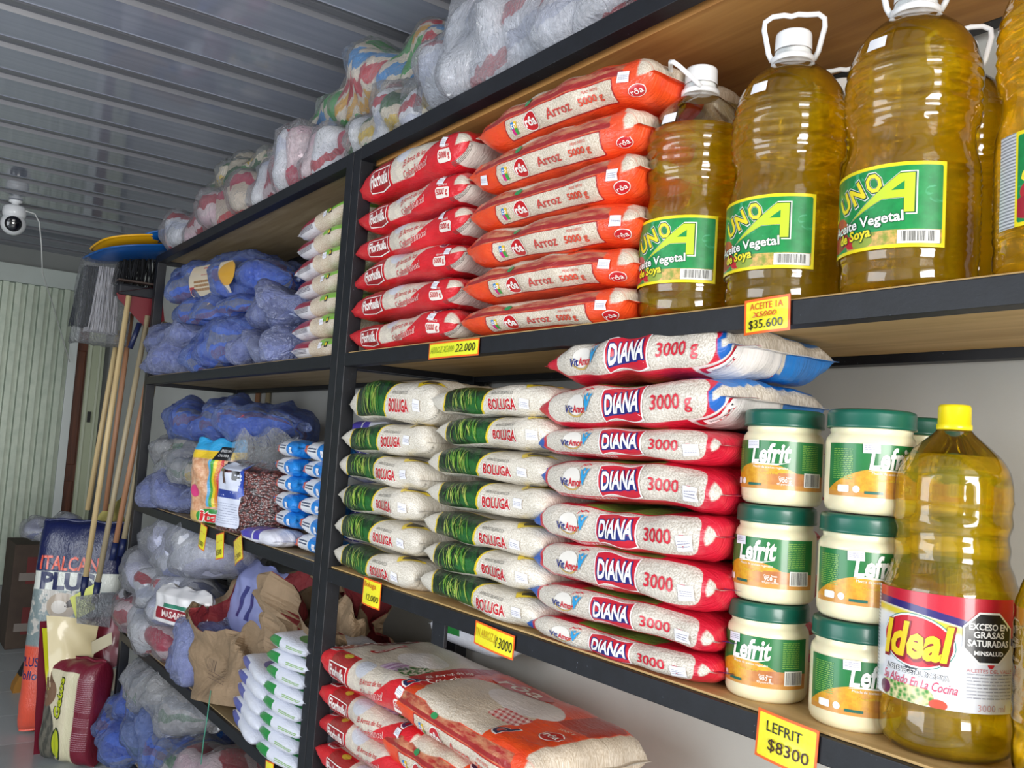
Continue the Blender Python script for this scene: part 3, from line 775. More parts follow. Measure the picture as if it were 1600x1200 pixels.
def uno_bottle(x, y, z, az, label, lab=True, handle_tilt=0.0, haz=None, lean=0.0, oil=.362, grp='large oil bottles'):
    t = empty('oil_bottle', (x, y, z), (0, lean, 0)); tag(t, label, 'oil bottle', grp)
    rr, zz = smooth_prof(UNO, 110)
    lathe('bottle_body', list(zip(rr, zz)), M_SHELL, t, 72, uno_r)
    k = zz < oil
    lathe('oil', [(max(r - .0022, .001), a + .002) for r, a in zip(rr[k], zz[k])], M_OIL, t, 56, uno_r)
    cp = [(.0305, .396), (.0325, .398), (.0325, .404), (.0285, .405), (.0285, .408), (.0275, .440), (.0265, .4435), (.012, .4445)]
    lathe('cap', cp, M_WHITE, t, 48, lambda th, zz_, r: r + (.0004 * math.sin(th * 40) if .409 < zz_ < .438 else 0))
    haz = az + .5 if haz is None else haz
    ca, sa = math.cos(haz), math.sin(haz)
    def P(a, b):
        b2 = b * math.cos(handle_tilt); q = b * math.sin(handle_tilt)
        return (a * ca + q * sa, a * sa - q * ca, .402 + b2)
    pts = [P(-.031, 0), P(-.037, .012), P(-.045, .048), P(-.044, .060), P(-.033, .067), P(-.016, .0685), P(-.005, .066), P(.005, .0685), P(.018, .067), P(.035, .067), P(.044, .060), P(.045, .048), P(.037, .012), P(.031, 0)]
    tube('carry_handle', pts, .0042, M_WHITE, t, 8)
    if lab:
        S = cyl_S(lambda v: np.full(np.shape(v), .0890), az)
        lb = patch('label', S, -.118, .0855, .055, .165, M_UNOL, t)
        pr = Print(S); wh, ye, dk = ink('#f5f4ee'), ink('#f0dc28'), ink('#14502c')
        for i, (ch, du, dv) in enumerate((('U', -.050, .124), ('N', -.027, .1325), ('O', -.002, .1415))):
            pr.add('brand_lettering', text2d(ch, .028, .024, .08), ink('#e9eadf'), du, dv, .50, 1); pr.add('brand_lettering', text2d(ch, .0265, .0225, .06), dk, du, dv, .50, 2); pr.add('brand_lettering', text2d(ch, .0245, .0205, .03), ye, du, dv, .50, 3)
        A = [(-.052, -.026), (.012, .026), (.030, .026), (.030, -.024), (.018, -.024), (.018, -.005), (-.008, -.005)]
        Ah = [(.003, .005), (.018, .016), (.018, .005)]
        for k2, (s, mm) in enumerate(((1.12, ink('#e9eadf')), (1.06, dk), (1.0, ink('#b9cf2a')))): pr.add('brand_lettering', poly2d([(a * s, b * s) for a, b in A]), mm, .018, .124, 0, 1 + k2)
        pr.add('brand_lettering', poly2d(Ah), ink('#0f8443'), .018, .124, 0, 4)
        pr.add('oil_drop', poly2d([(0, .014), (.004, .004), (.0065, -.003), (.004, -.009), (-.002, -.0105), (-.007, -.007), (-.0065, -.001)]), ye, -.0765, .115, -.15, 1)
        pr.add('oil_drop', poly2d([(.001, .007), (.003, 0), (.002, -.006), (-.003, -.005)]), ink('#3f8a2e'), -.0765, .115, -.15, 2)
        pr.add('lettering', text2d('Aceite Vegetal', .0140, .114, .045), dk, -.020, .0905, .06, 2); pr.add('lettering', text2d('Aceite Vegetal', .0130, .112, .02), wh, -.020, .0905, .06, 3)
        pr.add('lettering', text2d('de Soya', .0135, .058, .06), dk, -.032, .0755, .06, 2); pr.add('lettering', text2d('de Soya', .0125, .056, .03), ye, -.032, .0755, .06, 3)
        pr.add('barcode', rect2d(.050, .017), ink('#ecebe6'), .054, .0685, 0, 1); pr.add('barcode', bars2d(.040, .013, 22, 3), ink('#55544f'), .054, .0690, 0, 2)
        for pn, me in pr.meshes(): link(pn, me, lb)
    st = patch('price_sticker', cyl_S(lambda v: np.interp(v, [.32, .35], [.0862, .0765]), az - .1), -.014, .012, .325, .342, plain('#e9e9ee', .45), t, 8, 3, .0012)
    return t
uno_bottle(-1.062, .112, S2, R(14), 'large oil bottle with tilted white handle, nearest the orange rice bags', handle_tilt=.9, haz=R(-46), oil=.326)
uno_bottle(-.876, .118, S2, R(10), 'large oil bottle standing behind the 35.600 price tag', handle_tilt=.25)
uno_bottle(-.672, .115, S2, R(4), 'large oil bottle whose cap reaches the picture edge, between two other bottles', handle_tilt=.0)
uno_bottle(-.462, .112, S2, R(40), 'rightmost large oil bottle, cut off by the picture edge', handle_tilt=.2)
uno_bottle(-.93, .325, S2, R(180), 'oil bottle in the back row, seen between the second and third front bottles', False, grp='oil bottles in the back row')
uno_bottle(-.725, .325, S2, R(180), 'oil bottle in the back row, behind the third and fourth front bottles', False, grp='oil bottles in the back row')
uno_bottle(-.545, .335, S2, R(180), 'oil bottle in the back row, behind the rightmost front bottle', False, grp='oil bottles in the back row')

IDE = [(.060, 0), (.071, .005), (.0762, .018), (.0768, .045), (.0745, .052), (.0768, .060), (.0770, .19), (.0745, .200), (.0690, .212), (.0650, .232), (.0640, .250), (.0660, .270), (.0672, .29), (.0670, .315), (.0640, .335), (.054, .352), (.037, .368), (.024, .379), (.0175, .386), (.0170, .400)]
def ide_r(th, z, r):
    if .205 < z < .30: r += .0012 * math.sin((z - .205) / .030 * 2 * math.pi)
    if .27 < z < .325:
        a = (th * 6 / (2 * math.pi)) % 1.0; r -= .0025 * min(1, max(0, (.36 - abs(a - .5)) * 10)) * min(1, (z - .27) / .006, (.325 - z) / .006)
    if .062 < z < .19: r += .0006 * math.sin((z - .062) / .021 * 2 * math.pi)
    return r
def m_idelabel():
    g = G('red_white_oil_label'); u, v = g.uv()
    c = g.mix(g.noise(g.comb(u, v), 25, 2, .5).ramp(.3, .8), '#dcdfe6', '#eceef2')
    arc = v - (.176 - (u + .09) * (u + .09) * 1.05)
    c = g.mix(arc.gt(-.0155, .004) * arc.lt(-.007, .004) * u.lt(.03, .04), c, '#e3cf3e')
    c = g.mix(arc.gt(-.006), c, '#2b1d6e'); c = g.mix(arc.gt(.0025), c, '#c31a33')
    c = g.mix(rbox(u, v, -.078, -.004, .062, .082, .012), c, g.mix(g.voro(g.comb(u, v), 160).ramp(.2, .7), '#3f8f34', '#e7d9a6'))
    c = g.mix(elp(u, v, -.070, .072, .010, .008, .2), c, '#6b2350'); c = g.mix(elp(u, v, .0, .066, .010, .006, .2), c, '#c9503c')
    c = g.mix(u.lt(-.092), c, g.mix((v * 240).fract().gt(.55, .1), '#d7d8dc', '#888a90'))
    return g.fin(c, .32, coat=.5, coatr=.1)
M_IDEL = m_idelabel()
def ideal_bottle(x, y, z, az, label):
    t = empty('oil_bottle', (x, y, z)); tag(t, label, 'oil bottle', 'hourglass oil bottles beside the jars')
    rr, zz = smooth_prof(IDE, 100)
    lathe('bottle_body', list(zip(rr, zz)), M_SHELL, t, 72, ide_r)
    k = zz < .352
    lathe('oil', [(max(r - .002, .001), a + .002) for r, a in zip(rr[k], zz[k])], M_OIL2, t, 56, ide_r)
    lathe('cap', [(.0195, .384), (.0205, .386), (.0205, .391), (.0192, .392), (.0190, .412), (.0175, .4155), (.008, .416)], plain('#f2dc10', .35, coat=.3), t, 48, lambda th, zz_, r: r + (.0003 * math.sin(th * 40) if .393 < zz_ < .412 else 0))
    S = cyl_S(lambda v: np.full(np.shape(v), .0782), az)
    lb = patch('label', S, -.105, .0865, .062, .190, M_IDEL, t)
    pr = Print(S); red, wh, dk, ye = ink('#c9162c'), ink('#f3f2f0'), ink('#17181c'), ink('#f1d227')
    pr.add('brand_emblem', ell2d(.0455, .0315), ink('#1d8a78'), -.028, .133, -.06, 1); pr.add('brand_emblem', ell2d(.0445, .0305), wh, -.028, .133, -.06, 2); pr.add('brand_emblem', ell2d(.0425, .0285), red, -.028, .133, -.06, 3)
    pr.add('brand_emblem', text2d('Ideal', .040, .089, .055, .25), ink('#8a1020'), -.0265, .132, .02, 4); pr.add('brand_emblem', text2d('Ideal', .038, .086, .035, .25), ye, -.0275, .1335, .02, 5)
    o8 = [(math.cos(R(22.5 + 45 * i)), math.sin(R(22.5 + 45 * i))) for i in range(8)]
    pr.add('warning_octagon', poly2d([(a * .0315, b * .0315) for a, b in o8]), wh, .052, .146, 0, 3); pr.add('warning_octagon', poly2d([(a * .029, b * .029) for a, b in o8]), dk, .052, .146, 0, 4)
    for s, yy, w in (('EXCESO EN', .013, .046), ('GRASAS', .004, .036), ('SATURADAS', -.0055, .048), ('MINSALUD', -.0165, .034)):
        pr.add('warning_octagon', text2d(s, .0068 if yy > -.01 else .0045, w, .03), wh, .052, .146 + yy, 0, 5)
    pr.add('lettering', text2d('ACEITE VEGETAL DE SOYA', .0062, .078, .03), dk, -.028, .0975, -.02, 2); pr.add('lettering', text2d('ACEITE VEGETAL DE SOYA', .0058, .077, .008), wh, -.028, .0975, -.02, 3)
    pr.add('lettering', text2d('Su Aliado En La Cocina', .0105, .092, .004, .35), ink('#d8476a'), -.026, .0865, -.03, 2)
    pr.add('volume_lettering', text2d('3000 ml', .0075, .034, 0), ink('#c7a0a0'), .058, .0685, 0, 2)
    pr.add('maker_lettering', text2d('ACEITES DEL VALLE', .0042, .056, 0), ink('#c96a70'), .056, .1095, 0, 2)
    pr.add('fine_print', lines2d(.055, .030, 8, 5, .3), ink('#9a9ca6'), .056, .0910, 0, 2)
    pr.add('picture', ell2d(.0075, .0075, 16), ink('#14162a'), -.031, .1035, 0, 1)
    pr.add('picture', ell2d(.004, .004, 14), red, .055, .1165, 0, 2)
    for pn, me in pr.meshes(): link(pn, me, lb)
ideal_bottle(-.592, .098, S3, R(22), 'hourglass oil bottle with yellow cap and red and white label beside the jars')
ideal_bottle(-.425, .085, S3, R(75), 'hourglass oil bottle cut off by the right picture edge, showing its back label')

# ------------------------------------------------------------------ jars
def m_lefrit():
    g = G('green_spread_label'); u, v = g.uv()
    c = g.mix(g.noise(g.comb(u, v), 30, 2, .5).ramp(.3, .8), '#0d6a30', '#14793a')
    x = (u + .012) * 17.0; hill = v - (.058 - x * x * .019)
    x2 = (u - .03) * 14.0; h2 = v - (.045 - x2 * x2 * .006)
    pot = g.mix(g.noise(g.comb(u, v), 70, 4, .7).ramp(.3, .75), '#c27a14', '#e9b52c')
    c = g.mix(hill.lt(0.0), c, pot); c = g.mix(h2.lt(0.0) * u.gt(.0, .01), c, g.mix(g.noise(g.comb(u, v), 40, 3, .6).ramp(.3, .7), '#a8602e', '#c98a4a'))
    c = g.mix(v.lt(.028, .002), c, '#c98c3c')
    return g.fin(c, .35, coat=.4, coatr=.12)
M_LEF = m_lefrit(); M_MAYO = G('cream_jar_plastic').fin('#efe3bd', .32, coat=.35, coatr=.12, Subsurface_Weight=.15)
M_LID = G('dark_green_lid').fin('#0c5a48', .35, coat=.3, coatr=.15)
def make_jar():
    t = empty('spread_jar')
    lathe('jar_body', [(.049, 0), (.054, .004), (.0562, .010), (.0566, .02), (.0566, .09), (.0555, .096), (.0525, .1005), (.0505, .103), (.0515, .107), (.0505, .111), (.0490, .114)], M_MAYO, t, 56)
    lathe('lid', [(.0545, .1095), (.0560, .110), (.0562, .113), (.0556, .114), (.0556, .128), (.0545, .1325), (.050, .1345), (.047, .1335), (.010, .1335)], M_LID, t, 96, lambda th, z, r: r + (.00035 * math.sin(th * 48) if .1145 < z < .1275 else 0))
    S = cyl_S(lambda v: np.full(np.shape(v), .0574), 0)
    lb = patch('label', S, -.085, .085, .0215, .089, M_LEF, t, 40, 6)
    pr = Print(S); wh, ye, lg = ink('#f3f2ea'), ink('#e2cc2c'), ink('#7fb04a')
    pr.add('brand_lettering', text2d('Lefrit', .0255, .058, .03, .25), wh, 0, .0715, .05, 2)
    pr.add('brand_lettering', poly2d([(-.030, -.002), (-.014, .0015), (.010, .0005), (.026, .003), (.010, -.0015), (-.014, -.0005)]), wh, 0, .0565, 0, 2)
    pr.add('lettering', text2d('Mezcla de aceites vegetales', .0032, .050, 0), wh, 0, .0515, -.02, 2)
    pr.add('lettering', text2d('Mezcla para untar', .0035, .030, 0), ye, -.002, .0435, .03, 2)
    pr.add('weight_lettering', text2d('900 g', .0052, .016, .008), wh, .022, .0335, 0, 2); pr.add('weight_lettering', text2d('Cont. Neto', .003, .018, 0), wh, .022, .0385, 0, 2); pr.add('weight_lettering', text2d('90 porciones', .003, .022, 0), wh, .022, .0290, 0, 2)
    pr.add('ingredients_print', lines2d(.026, .036, 14, 2, .35), lg, .057, .0665, 0, 2); pr.add('nutrition_print', lines2d(.028, .040, 16, 9, .35), lg, -.062, .062, 0, 2)
    pr.add('barcode', rect2d(.029, .0195), wh, .062, .0365, 0, 2); pr.add('barcode', bars2d(.025, .017, 20, 6), ink('#4c4a48'), .062, .0365, 0, 3)
    pr.add('seals', rect2d(.016, .009, .01, .002), wh, -.060, .031, 0, 2); pr.add('seals', ell2d(.0045, .0045, 14), wh, -.043, .031, 0, 2); pr.add('seals', rect2d(.022, .0035), ink('#0f5f50'), -.022, .0275, 0, 2)
    pr.add('price_sticker', rect2d(.020, .012), plain('#e7e6ee', .45), -.026, .0835, .03, 4); pr.add('price_sticker', lines2d(.016, .007, 3, 8, .3), plain('#9a98a8', .5), -.026, .0835, .03, 5)
    for pn, me in pr.meshes(): link(pn, me, lb)
    return t
def copy_tree(o, parent=None):
    c = o.copy(); COL.objects.link(c)
    if parent: c.parent = parent
    for ch in o.children: copy_tree(ch, c)
    return c
jar0 = make_jar(); first = True
JP = 0.1362
for ci, (x, y, az, dx, where) in enumerate(((-.850, .085, 15, .0065, 'column beside the rice bags'), (-.708, .085, 55, .0055, 'column beside the yellow-capped bottle'))):
    for r_ in range(3):
        j = jar0 if first else copy_tree(jar0); first = False
        j.location = (x + dx * r_, y, S3 + JP * r_); j.rotation_euler = (0, 0, R(az + (0, -4, 5)[r_]))
        tag(j, f'green-lidded cream jar, {("lowest", "middle", "top")[r_]} of the {where}', 'jar', 'spread jars on the shelf')
for r_ in range(3):
    j = copy_tree(jar0); j.location = (-.715, .225, S3 + JP * r_); j.rotation_euler = (0, 0, R(30))
    tag(j, f'green-lidded cream jar in the back row, {("lowest", "middle", "top")[r_]} one', 'jar', 'spread jars on the shelf')

# ------------------------------------------------------------------ price tags
def price_tag(x, z, w, h, lines, label, rot=0.0, bg='#eadf1c', border='#e8641c', y=-.0035, tilt=0.0, bow=.004):
    def S(u, v, off=0.0):
        u = np.asarray(u, float); v = np.asarray(v, float)
        yy = -bow * np.cos(u / w * 3.0) * (.4 + .6 * (v < 0)) - off
        return np.stack([u, yy, v], -1)
    nu, nv = 12, 6
    U, Vv = np.meshgrid(np.linspace(-w / 2, w / 2, nu + 1), np.linspace(-h / 2, h / 2, nv + 1), indexing='ij')
    g = G('price_tag_paper'); u, v = g.uv(); n = g.noise(g.comb(u, v), 120, 2, .5)
    c = g.mix(rbox(u, v, -w / 2 + .0035, w / 2 - .0035, -h / 2 + .0035, h / 2 - .0035, .002) , border, g.mix(n.ramp(.3, .8), bg, '#f2e83a'))
    P = S(U.ravel(), Vv.ravel()); q = P.copy(); q[:, 1] += .0006; n1 = len(P)
    F1 = [(a, d, c_, b) for a, b, c_, d in gridfaces(nu, nv)]
    F2 = [(a + n1, b + n1, c_ + n1, d + n1) for a, b, c_, d in gridfaces(nu, nv)]
    uv = np.stack([U.ravel(), Vv.ravel()], 1)
    o = obj('price_tag', np.concatenate([P, q]), F1 + F2, g.fin(c, .4, coat=.4), uv=np.concatenate([uv, uv]))
    o.location = (x, y, z); o.rotation_euler = (tilt, rot, 0)
    pr = Print(S)
    for s, size, wd, col, cy, cx in lines: pr.add('handwriting', text2d(s, size, wd, .004), ink(col), cx, cy, 0, 1)
    for pn, me in pr.meshes(): link(pn, me, o)
    return tag(o, label, 'price tag', 'yellow price tags')
RD, BK = '#d8481c', '#1b1a14'
price_tag(-.806, S2 - .022, .078, .050, [('ACEITE 1A', .009, .056, RD, .014, 0), ('X5000', .008, .040, RD, .002, -.002), ('$35.600', .012, .058, BK, -.0125, 0)], 'yellow price tag reading 35.600 below the large oil bottles', R(-2))
price_tag(-1.625, S2 - .024, .200, .036, [('ARROZ X5000', .014, .098, '#9fae22', .001, -.042), ('22.000', .017, .072, BK, .001, .052)], 'yellow green price tag reading 22.000 below the orange rice bags', 0, '#dbe82a')
price_tag(-1.908, S3 - .026, .090, .062, [('Boluga', .012, .060, '#c9481c', .016, -.008), ('12.000', .014, .056, BK, -.010, .010)], 'small yellow price tag below the white rice stack beside the post', R(1))
price_tag(-1.405, S3 - .030, .130, .044, [('TN ARROZ $', .015, .072, '#c9a31a', .002, -.026), ('13000', .019, .048, BK, -.001, .036)], 'wide yellow price tag reading 13000 below the second white rice stack', R(2))
price_tag(-.745, S3 - .026, .094, .062, [('LEFRIT', .013, .055, BK, .013, -.003), ('$8300', .015, .062, '#3a1010', -.010, .006)], 'yellow price tag reading LEFRIT 8300 below the jars', R(3))
# ------------------------------------------------------------------ plastic-wrapped bundles of packs
def m_wrap(name, tint, haze, hcol, rough=.10, k=.8, fk=.6):
    g = G(name); nt = g.nt
    p = g.tc('Object')
    n = g.noise(p, 13, 3, .6, 1.8); n2 = g.noise(p, 38, 3, .6, 2.2)
    h = (n - .5).abs() * 1.6 + (n2 - .5).abs() * .7
    g.bump(h, k, .04)
    g.fin(hcol, rough, spec=1.0)
    tr = g.n('ShaderNodeBsdfTransparent'); tr.inputs[0].default_value = lin(tint)
    mx = g.n('ShaderNodeMixShader')
    fr = g.n('ShaderNodeFresnel'); fr.inputs[0].default_value = 1.5; nt.links.new(g.b.inputs['Normal'].links[0].from_socket, fr.inputs['Normal'])
    fac = (E(g, fr.outputs[0]) * fk + (n.ramp(.35, .75) * .5 + .5) * haze)._o('MINIMUM', .95)
    nt.links.new(fac.v, mx.inputs[0]); nt.links.new(tr.outputs[0], mx.inputs[1]); nt.links.new(g.b.outputs[0], mx.inputs[2])
    gl = g.n('ShaderNodeBsdfGlossy'); gl.inputs['Roughness'].default_value = .13; nt.links.new(g.b.inputs['Normal'].links[0].from_socket, gl.inputs['Normal'])
    m2 = g.n('ShaderNodeMixShader'); nt.links.new((E(g, fr.outputs[0]) * .35 + .02)._o('MINIMUM', .4).v, m2.inputs[0])
    nt.links.new(mx.outputs[0], m2.inputs[1]); nt.links.new(gl.outputs[0], m2.inputs[2]); nt.links.new(m2.outputs[0], g.out.inputs[0])
    return g.m
WR_CLEAR = m_wrap('clear_wrap_film', '#fbfbfc', .05, '#eef1f5')
WR_HAZY = m_wrap('hazy_wrap_film', '#f4f5f8', .22, '#e8ebf2')
WR_BLUE = m_wrap('blue_wrap_film', '#c2d0fb', .28, '#9db6f6')
WR_SKY = m_wrap('violet_blue_wrap_film', '#cfd5f6', .34, '#bfc9f2')
def m_pack(name, cols, band=3.0, base='#d9d2c8', sc=6.0):
    """printed packs: blocks of colour around and along each pack"""
    g = G(name); u, v = g.uv(); r = g.rnd()
    a = (u * band + r * 3.0); c = lin(base)
    n = g.noise(g.comb(a, v * 1.4 + r * 7), 2.2, 2, .5)
    k = (a + n * .28 + v * .12).fract(); c = g.mix(k.lt(.30, .01), base, cols[0])
    if len(cols) > 1: c = g.mix(k.gt(.42, .01) * k.lt(.56, .01), c, cols[1])
    if len(cols) > 2: c = g.mix(k.gt(.64, .01) * k.lt(.76, .01), c, cols[2])
    if len(cols) > 3: c = g.mix(k.gt(.82, .01) * k.lt(.93, .01), c, cols[3])
    c = g.mix(g.noise(g.comb(a * 4, v * 5), 9, 3, .6).gt(.68, .03) * .7, c, '#f4f2ee')
    g.bump(g.noise(g.comb(u * 5, v * 3), 6, 3, .6), .3, .01)
    return g.fin(c, .4, coat=.3)
PK_PINK = m_pack('pink_white_packs', ['#b81c44', '#a51230', '#d8b8c2'], 2.0, '#d8c2c6')
PK_GREEN = m_pack('green_white_packs', ['#1d5a22', '#d3b21f', '#2e7a2a'], 2.5, '#d8cdb6')
PK_MIX = m_pack('green_blue_red_packs', ['#2f9a3a', '#2a86c8', '#c31f33', '#d9a42a'], 2.5, '#ddd2c0')
PK_WHITE = m_pack('white_red_packs', ['#e9eaee', '#b02036', '#c3c8da'], 2.5, '#dfe1e8')
PK_BLUE = m_pack('blue_packs', ['#2f6fd0', '#1f56b8', '#d9b67a', '#c24a58'], 2.0, '#5a94e6')
PK_NAVY = m_pack('dark_blue_packs', ['#3a4784', '#b0bad6', '#7480b0'], 3.0, '#94a2cc')
PK_GREY = m_pack('grey_packs', ['#b9b6b0', '#8c8f96', '#33683a'], 2.0, '#a9a6a4')
PK_DIAPER = m_pack('white_lilac_packs', ['#c9cbe2', '#8f97c2', '#e9e9ef'], 2.0, '#d5d7e2')
PK_ORANGE = m_pack('red_cream_packs', ['#d0252c', '#e8d8c0', '#c22a52'], 1.6, '#dcccb8')
def crease(P, seed, amp, sc):
    """faceted crumple: piecewise linear folds"""
    nr = np.random.RandomState(seed); d = np.zeros(len(P))
    for _ in range(16):
        k = nr.uniform(-1, 1, 3); k /= np.linalg.norm(k); f = sc * nr.uniform(.6, 1.8); x = (P @ k) * f + nr.uniform(0, 1)
        d += np.abs((x % 1.0) * 2 - 1) - .5
    return d * amp / 3
def env(s): return max(1 - abs(s) ** 3.2, 0.0) ** .5
def bundle(name, label, cat, loc, size, rot, packs, n, wrap, seed, group, slant=0.0, tail=True, m=2.3, flat=.86):
    a, b, c = size[0] / 2, size[1] / 2, size[2] / 2
    t = empty(name, loc, rot); tag(t, label, cat, group)
    rgn = random.Random(seed); nr = np.random.RandomState(seed)
    K = [(nr.uniform(-1, 1, 3) * 2 * np.pi / nr.uniform(.10, .3), nr.uniform(0, 6.28)) for _ in range(6)]
    NT = 28
    th = np.linspace(0, 2 * np.pi, NT, endpoint=False); ex = 2 / m
    cy = np.sign(np.cos(th)) * np.abs(np.cos(th)) ** ex; cz = np.sign(np.sin(th)) * np.abs(np.sin(th)) ** ex
    def ring(x, sc, dsp=0.0, cy=cy, cz=cz):
        Y = cy * b * sc; Z = cz * c * sc
        P = np.stack([np.full(len(cy), x), Y, Z], 1)
        d = sum(np.sin(P @ k + ph) for k, ph in K) * .012 * (sc + .1)
        Y = Y * (1 + d / max(b, .03)) + cy * dsp; Z = Z * (1 + d / max(c, .03)) + cz * dsp
        Z = np.maximum(Z, -c * flat)
        return np.stack([x + slant * Z, Y, Z + c * flat], 1)
    # packs
    w = np.array([rgn.uniform(.8, 1.2) for _ in range(n)]); w = np.concatenate([[0], np.cumsum(w / w.sum())]) * 2 * a - a
    w *= .97
    for i in range(n):
        x0, x1 = w[i], w[i + 1]; V = []; UV = []
        tt = np.array([-1, -.985, -.9, -.7, -.4, 0, .4, .7, .9, .985, 1.0])
        for q in tt:
            x = (x0 + x1) / 2 + (x1 - x0) / 2 * q
            sc = env(x / a) * .985 * (.80 + .20 * (1 - q * q) ** .5) * (.02 if abs(q) == 1 else 1)
            V.append(ring(x, max(sc, .02))); UV.append(np.stack([th / 6.283, np.full(NT, q * .5 + i)], 1))
        F = gridfaces(len(tt) - 1, NT, True); F += [tuple(range(NT)), tuple(reversed(range((len(tt) - 1) * NT, len(tt) * NT)))]
        obj('wrapped_pack', np.concatenate(V), F, packs[i % len(packs)] if isinstance(packs, list) else packs, t, uv=np.concatenate(UV))
    # film
    NS = 64; V = []; NF = 52; tf_ = np.linspace(0, 2 * np.pi, NF, endpoint=False)
    fy = np.sign(np.cos(tf_)) * np.abs(np.cos(tf_)) ** ex; fz = np.sign(np.sin(tf_)) * np.abs(np.sin(tf_)) ** ex
    for i in range(NS + 1):
        s = -1 + 2 * i / NS; s = math.copysign(1 - (1 - abs(s)) ** 1.3, s)
        x = s * a * 1.015; sc = env(s * .995)
        k = np.searchsorted(w, x) - 1; q = 0
        if 0 <= k < n: q = abs((x - w[k]) / (w[k + 1] - w[k]) * 2 - 1)
        V.append(ring(x, max(sc * (1.0 - .05 * q ** 4), .03) , .001, fy, fz))
    if tail:
        d = -1 if rgn.random() < .5 else 1
        tl = [ring(d * (a * 1.03 + .02), .10, 0, fy, fz), ring(d * (a * 1.03 + .05), .16, 0, fy, fz)]
        V = ([tl[1], tl[0]] + V) if d < 0 else (V + tl)
    F = gridfaces(len(V) - 1, NF, True)
    F += [tuple(range(NF)), tuple(reversed(range((len(V) - 1) * NF, len(V) * NF)))]
    P = np.concatenate(V); ctr = np.array([0, 0, c * flat]); rad = P - ctr; rad[:, 0] *= .15
    rad /= np.linalg.norm(rad, axis=1, keepdims=True) + 1e-6
    dd = np.clip(crease(P, seed, .022, 7.0), 0, .02) + np.clip(crease(P, seed + 3, .012, 17.0), 0, .01)
    P = P + rad * dd[:, None]; P[:, 2] = np.maximum(P[:, 2], 0)
    obj('plastic_film', P, F, wrap, t)
    return t
GT = 'wrapped bundles on top of the racks'
H = Z0
# top of the left rack, far to near
bundle('wrapped_bundle', 'pink and white packs in clear film at the far end of the rack top', 'bundle', (-3.93, .14, S1), (.62, .26, .17), (0, 0, 0), [PK_PINK, PK_WHITE, PK_PINK], 4, WR_CLEAR, 11, GT)
bundle('wrapped_bundle', 'red and cream packs in clear film, second from the far end of rack', 'bundle', (-3.38, .13, S1), (.60, .26, .18), (0, 0, 0), [PK_PINK, PK_ORANGE, PK_ORANGE], 3, WR_CLEAR, 12, GT)
bundle('wrapped_bundle', 'bundle of green and cream rice packs lying above the far pink bundles', 'bundle', (-3.60, .20, S1 + .150), (.86, .26, .19), (0, R(-2), 0), [PK_GREEN], 9, WR_CLEAR, 13, GT, slant=.2)
bundle('wrapped_bundle', 'long pink and white bundle near the middle post on the left rack top', 'bundle', (-2.76, .12, S1), (.80, .24, .20), (0, 0, 0), [PK_PINK, PK_WHITE, PK_PINK], 9, WR_CLEAR, 14, GT, slant=.25)
bundle('wrapped_bundle', 'pink striped bundle half hidden behind the long pink and white bundle', 'bundle', (-2.62, .30, S1), (.70, .22, .26), (0, 0, 0), [PK_PINK, PK_WHITE], 5, WR_CLEAR, 15, GT)
bundle('wrapped_bundle', 'white and green packs in clear film directly above the middle post', 'bundle', (-2.14, .12, S1), (.54, .22, .165), (0, 0, 0), [PK_GREEN, PK_WHITE], 7, WR_CLEAR, 16, GT, slant=.2)
bundle('wrapped_bundle', 'bundle of green, blue and red packs piled above the middle post', 'bundle', (-2.40, .19, S1 + .150), (.98, .28, .22), (0, R(-2), 0), [PK_MIX], 13, WR_CLEAR, 17, GT, slant=.35)
bundle('wrapped_bundle', 'large white hazy bundle with red stripes on the right rack top', 'bundle', (-1.62, .12, S1), (.82, .26, .25), (0, 0, 0), [PK_WHITE], 8, WR_HAZY, 18, GT, slant=.3)
bundle('wrapped_bundle', 'red and green packs in clear film behind the large white bundle', 'bundle', (-1.64, .31, S1 + .02), (.66, .22, .36), (0, 0, 0), [PK_MIX, PK_PINK, PK_ORANGE], 4, WR_CLEAR, 19, GT, slant=.2)
bundle('wrapped_bundle', 'red packs in clear film at the top picture edge on the right rack', 'bundle', (-1.02, .20, S1), (.58, .28, .22), (0, 0, 0), [PK_ORANGE, PK_WHITE], 4, WR_CLEAR, 20, GT)

# left rack, second level
GB = 'blue wrapped bundles on the left rack'
bundle('wrapped_bundle', 'large blue bundle with cream and red label, uppermost on the left rack', 'bundle', (-3.62, .17, S2 + .285), (1.10, .30, .185), (0, R(3), R(3)), [PK_BLUE], 5, WR_BLUE, 31, GB)
bundle('wrapped_bundle', 'flat blue bundle under the large blue bundle with the label', 'bundle', (-3.58, .15, S2 + .195), (.95, .28, .11), (0, R(2), 0), [PK_BLUE], 5, WR_BLUE, 32, GB)
bundle('wrapped_bundle', 'dark blue wrapped packs, upper of two at the far end', 'bundle', (-4.02, .12, S2 + .105), (.62, .26, .115), (0, 0, 0), [PK_NAVY], 7, WR_SKY, 33, GB, slant=.3)
bundle('wrapped_bundle', 'grey blue wrapped packs lying on the shelf at the far end', 'bundle', (-4.00, .11, S2), (.68, .26, .108), (0, 0, 0), [PK_NAVY], 8, WR_SKY, 34, GB, slant=.3)
bundle('wrapped_bundle', 'bright blue bundle standing on the shelf in front of the other blue bundles', 'bundle', (-3.34, .10, S2), (.58, .26, .20), (0, R(-4), R(-4)), [PK_BLUE], 3, WR_BLUE, 35, GB)
bundle('wrapped_bundle', 'pale violet blue bundle leaning on the white and maroon bags', 'bundle', (-2.88, .14, S2 + .115), (.44, .26, .155), (0, R(-6), 0), [PK_NAVY], 3, WR_SKY, 36, GB)
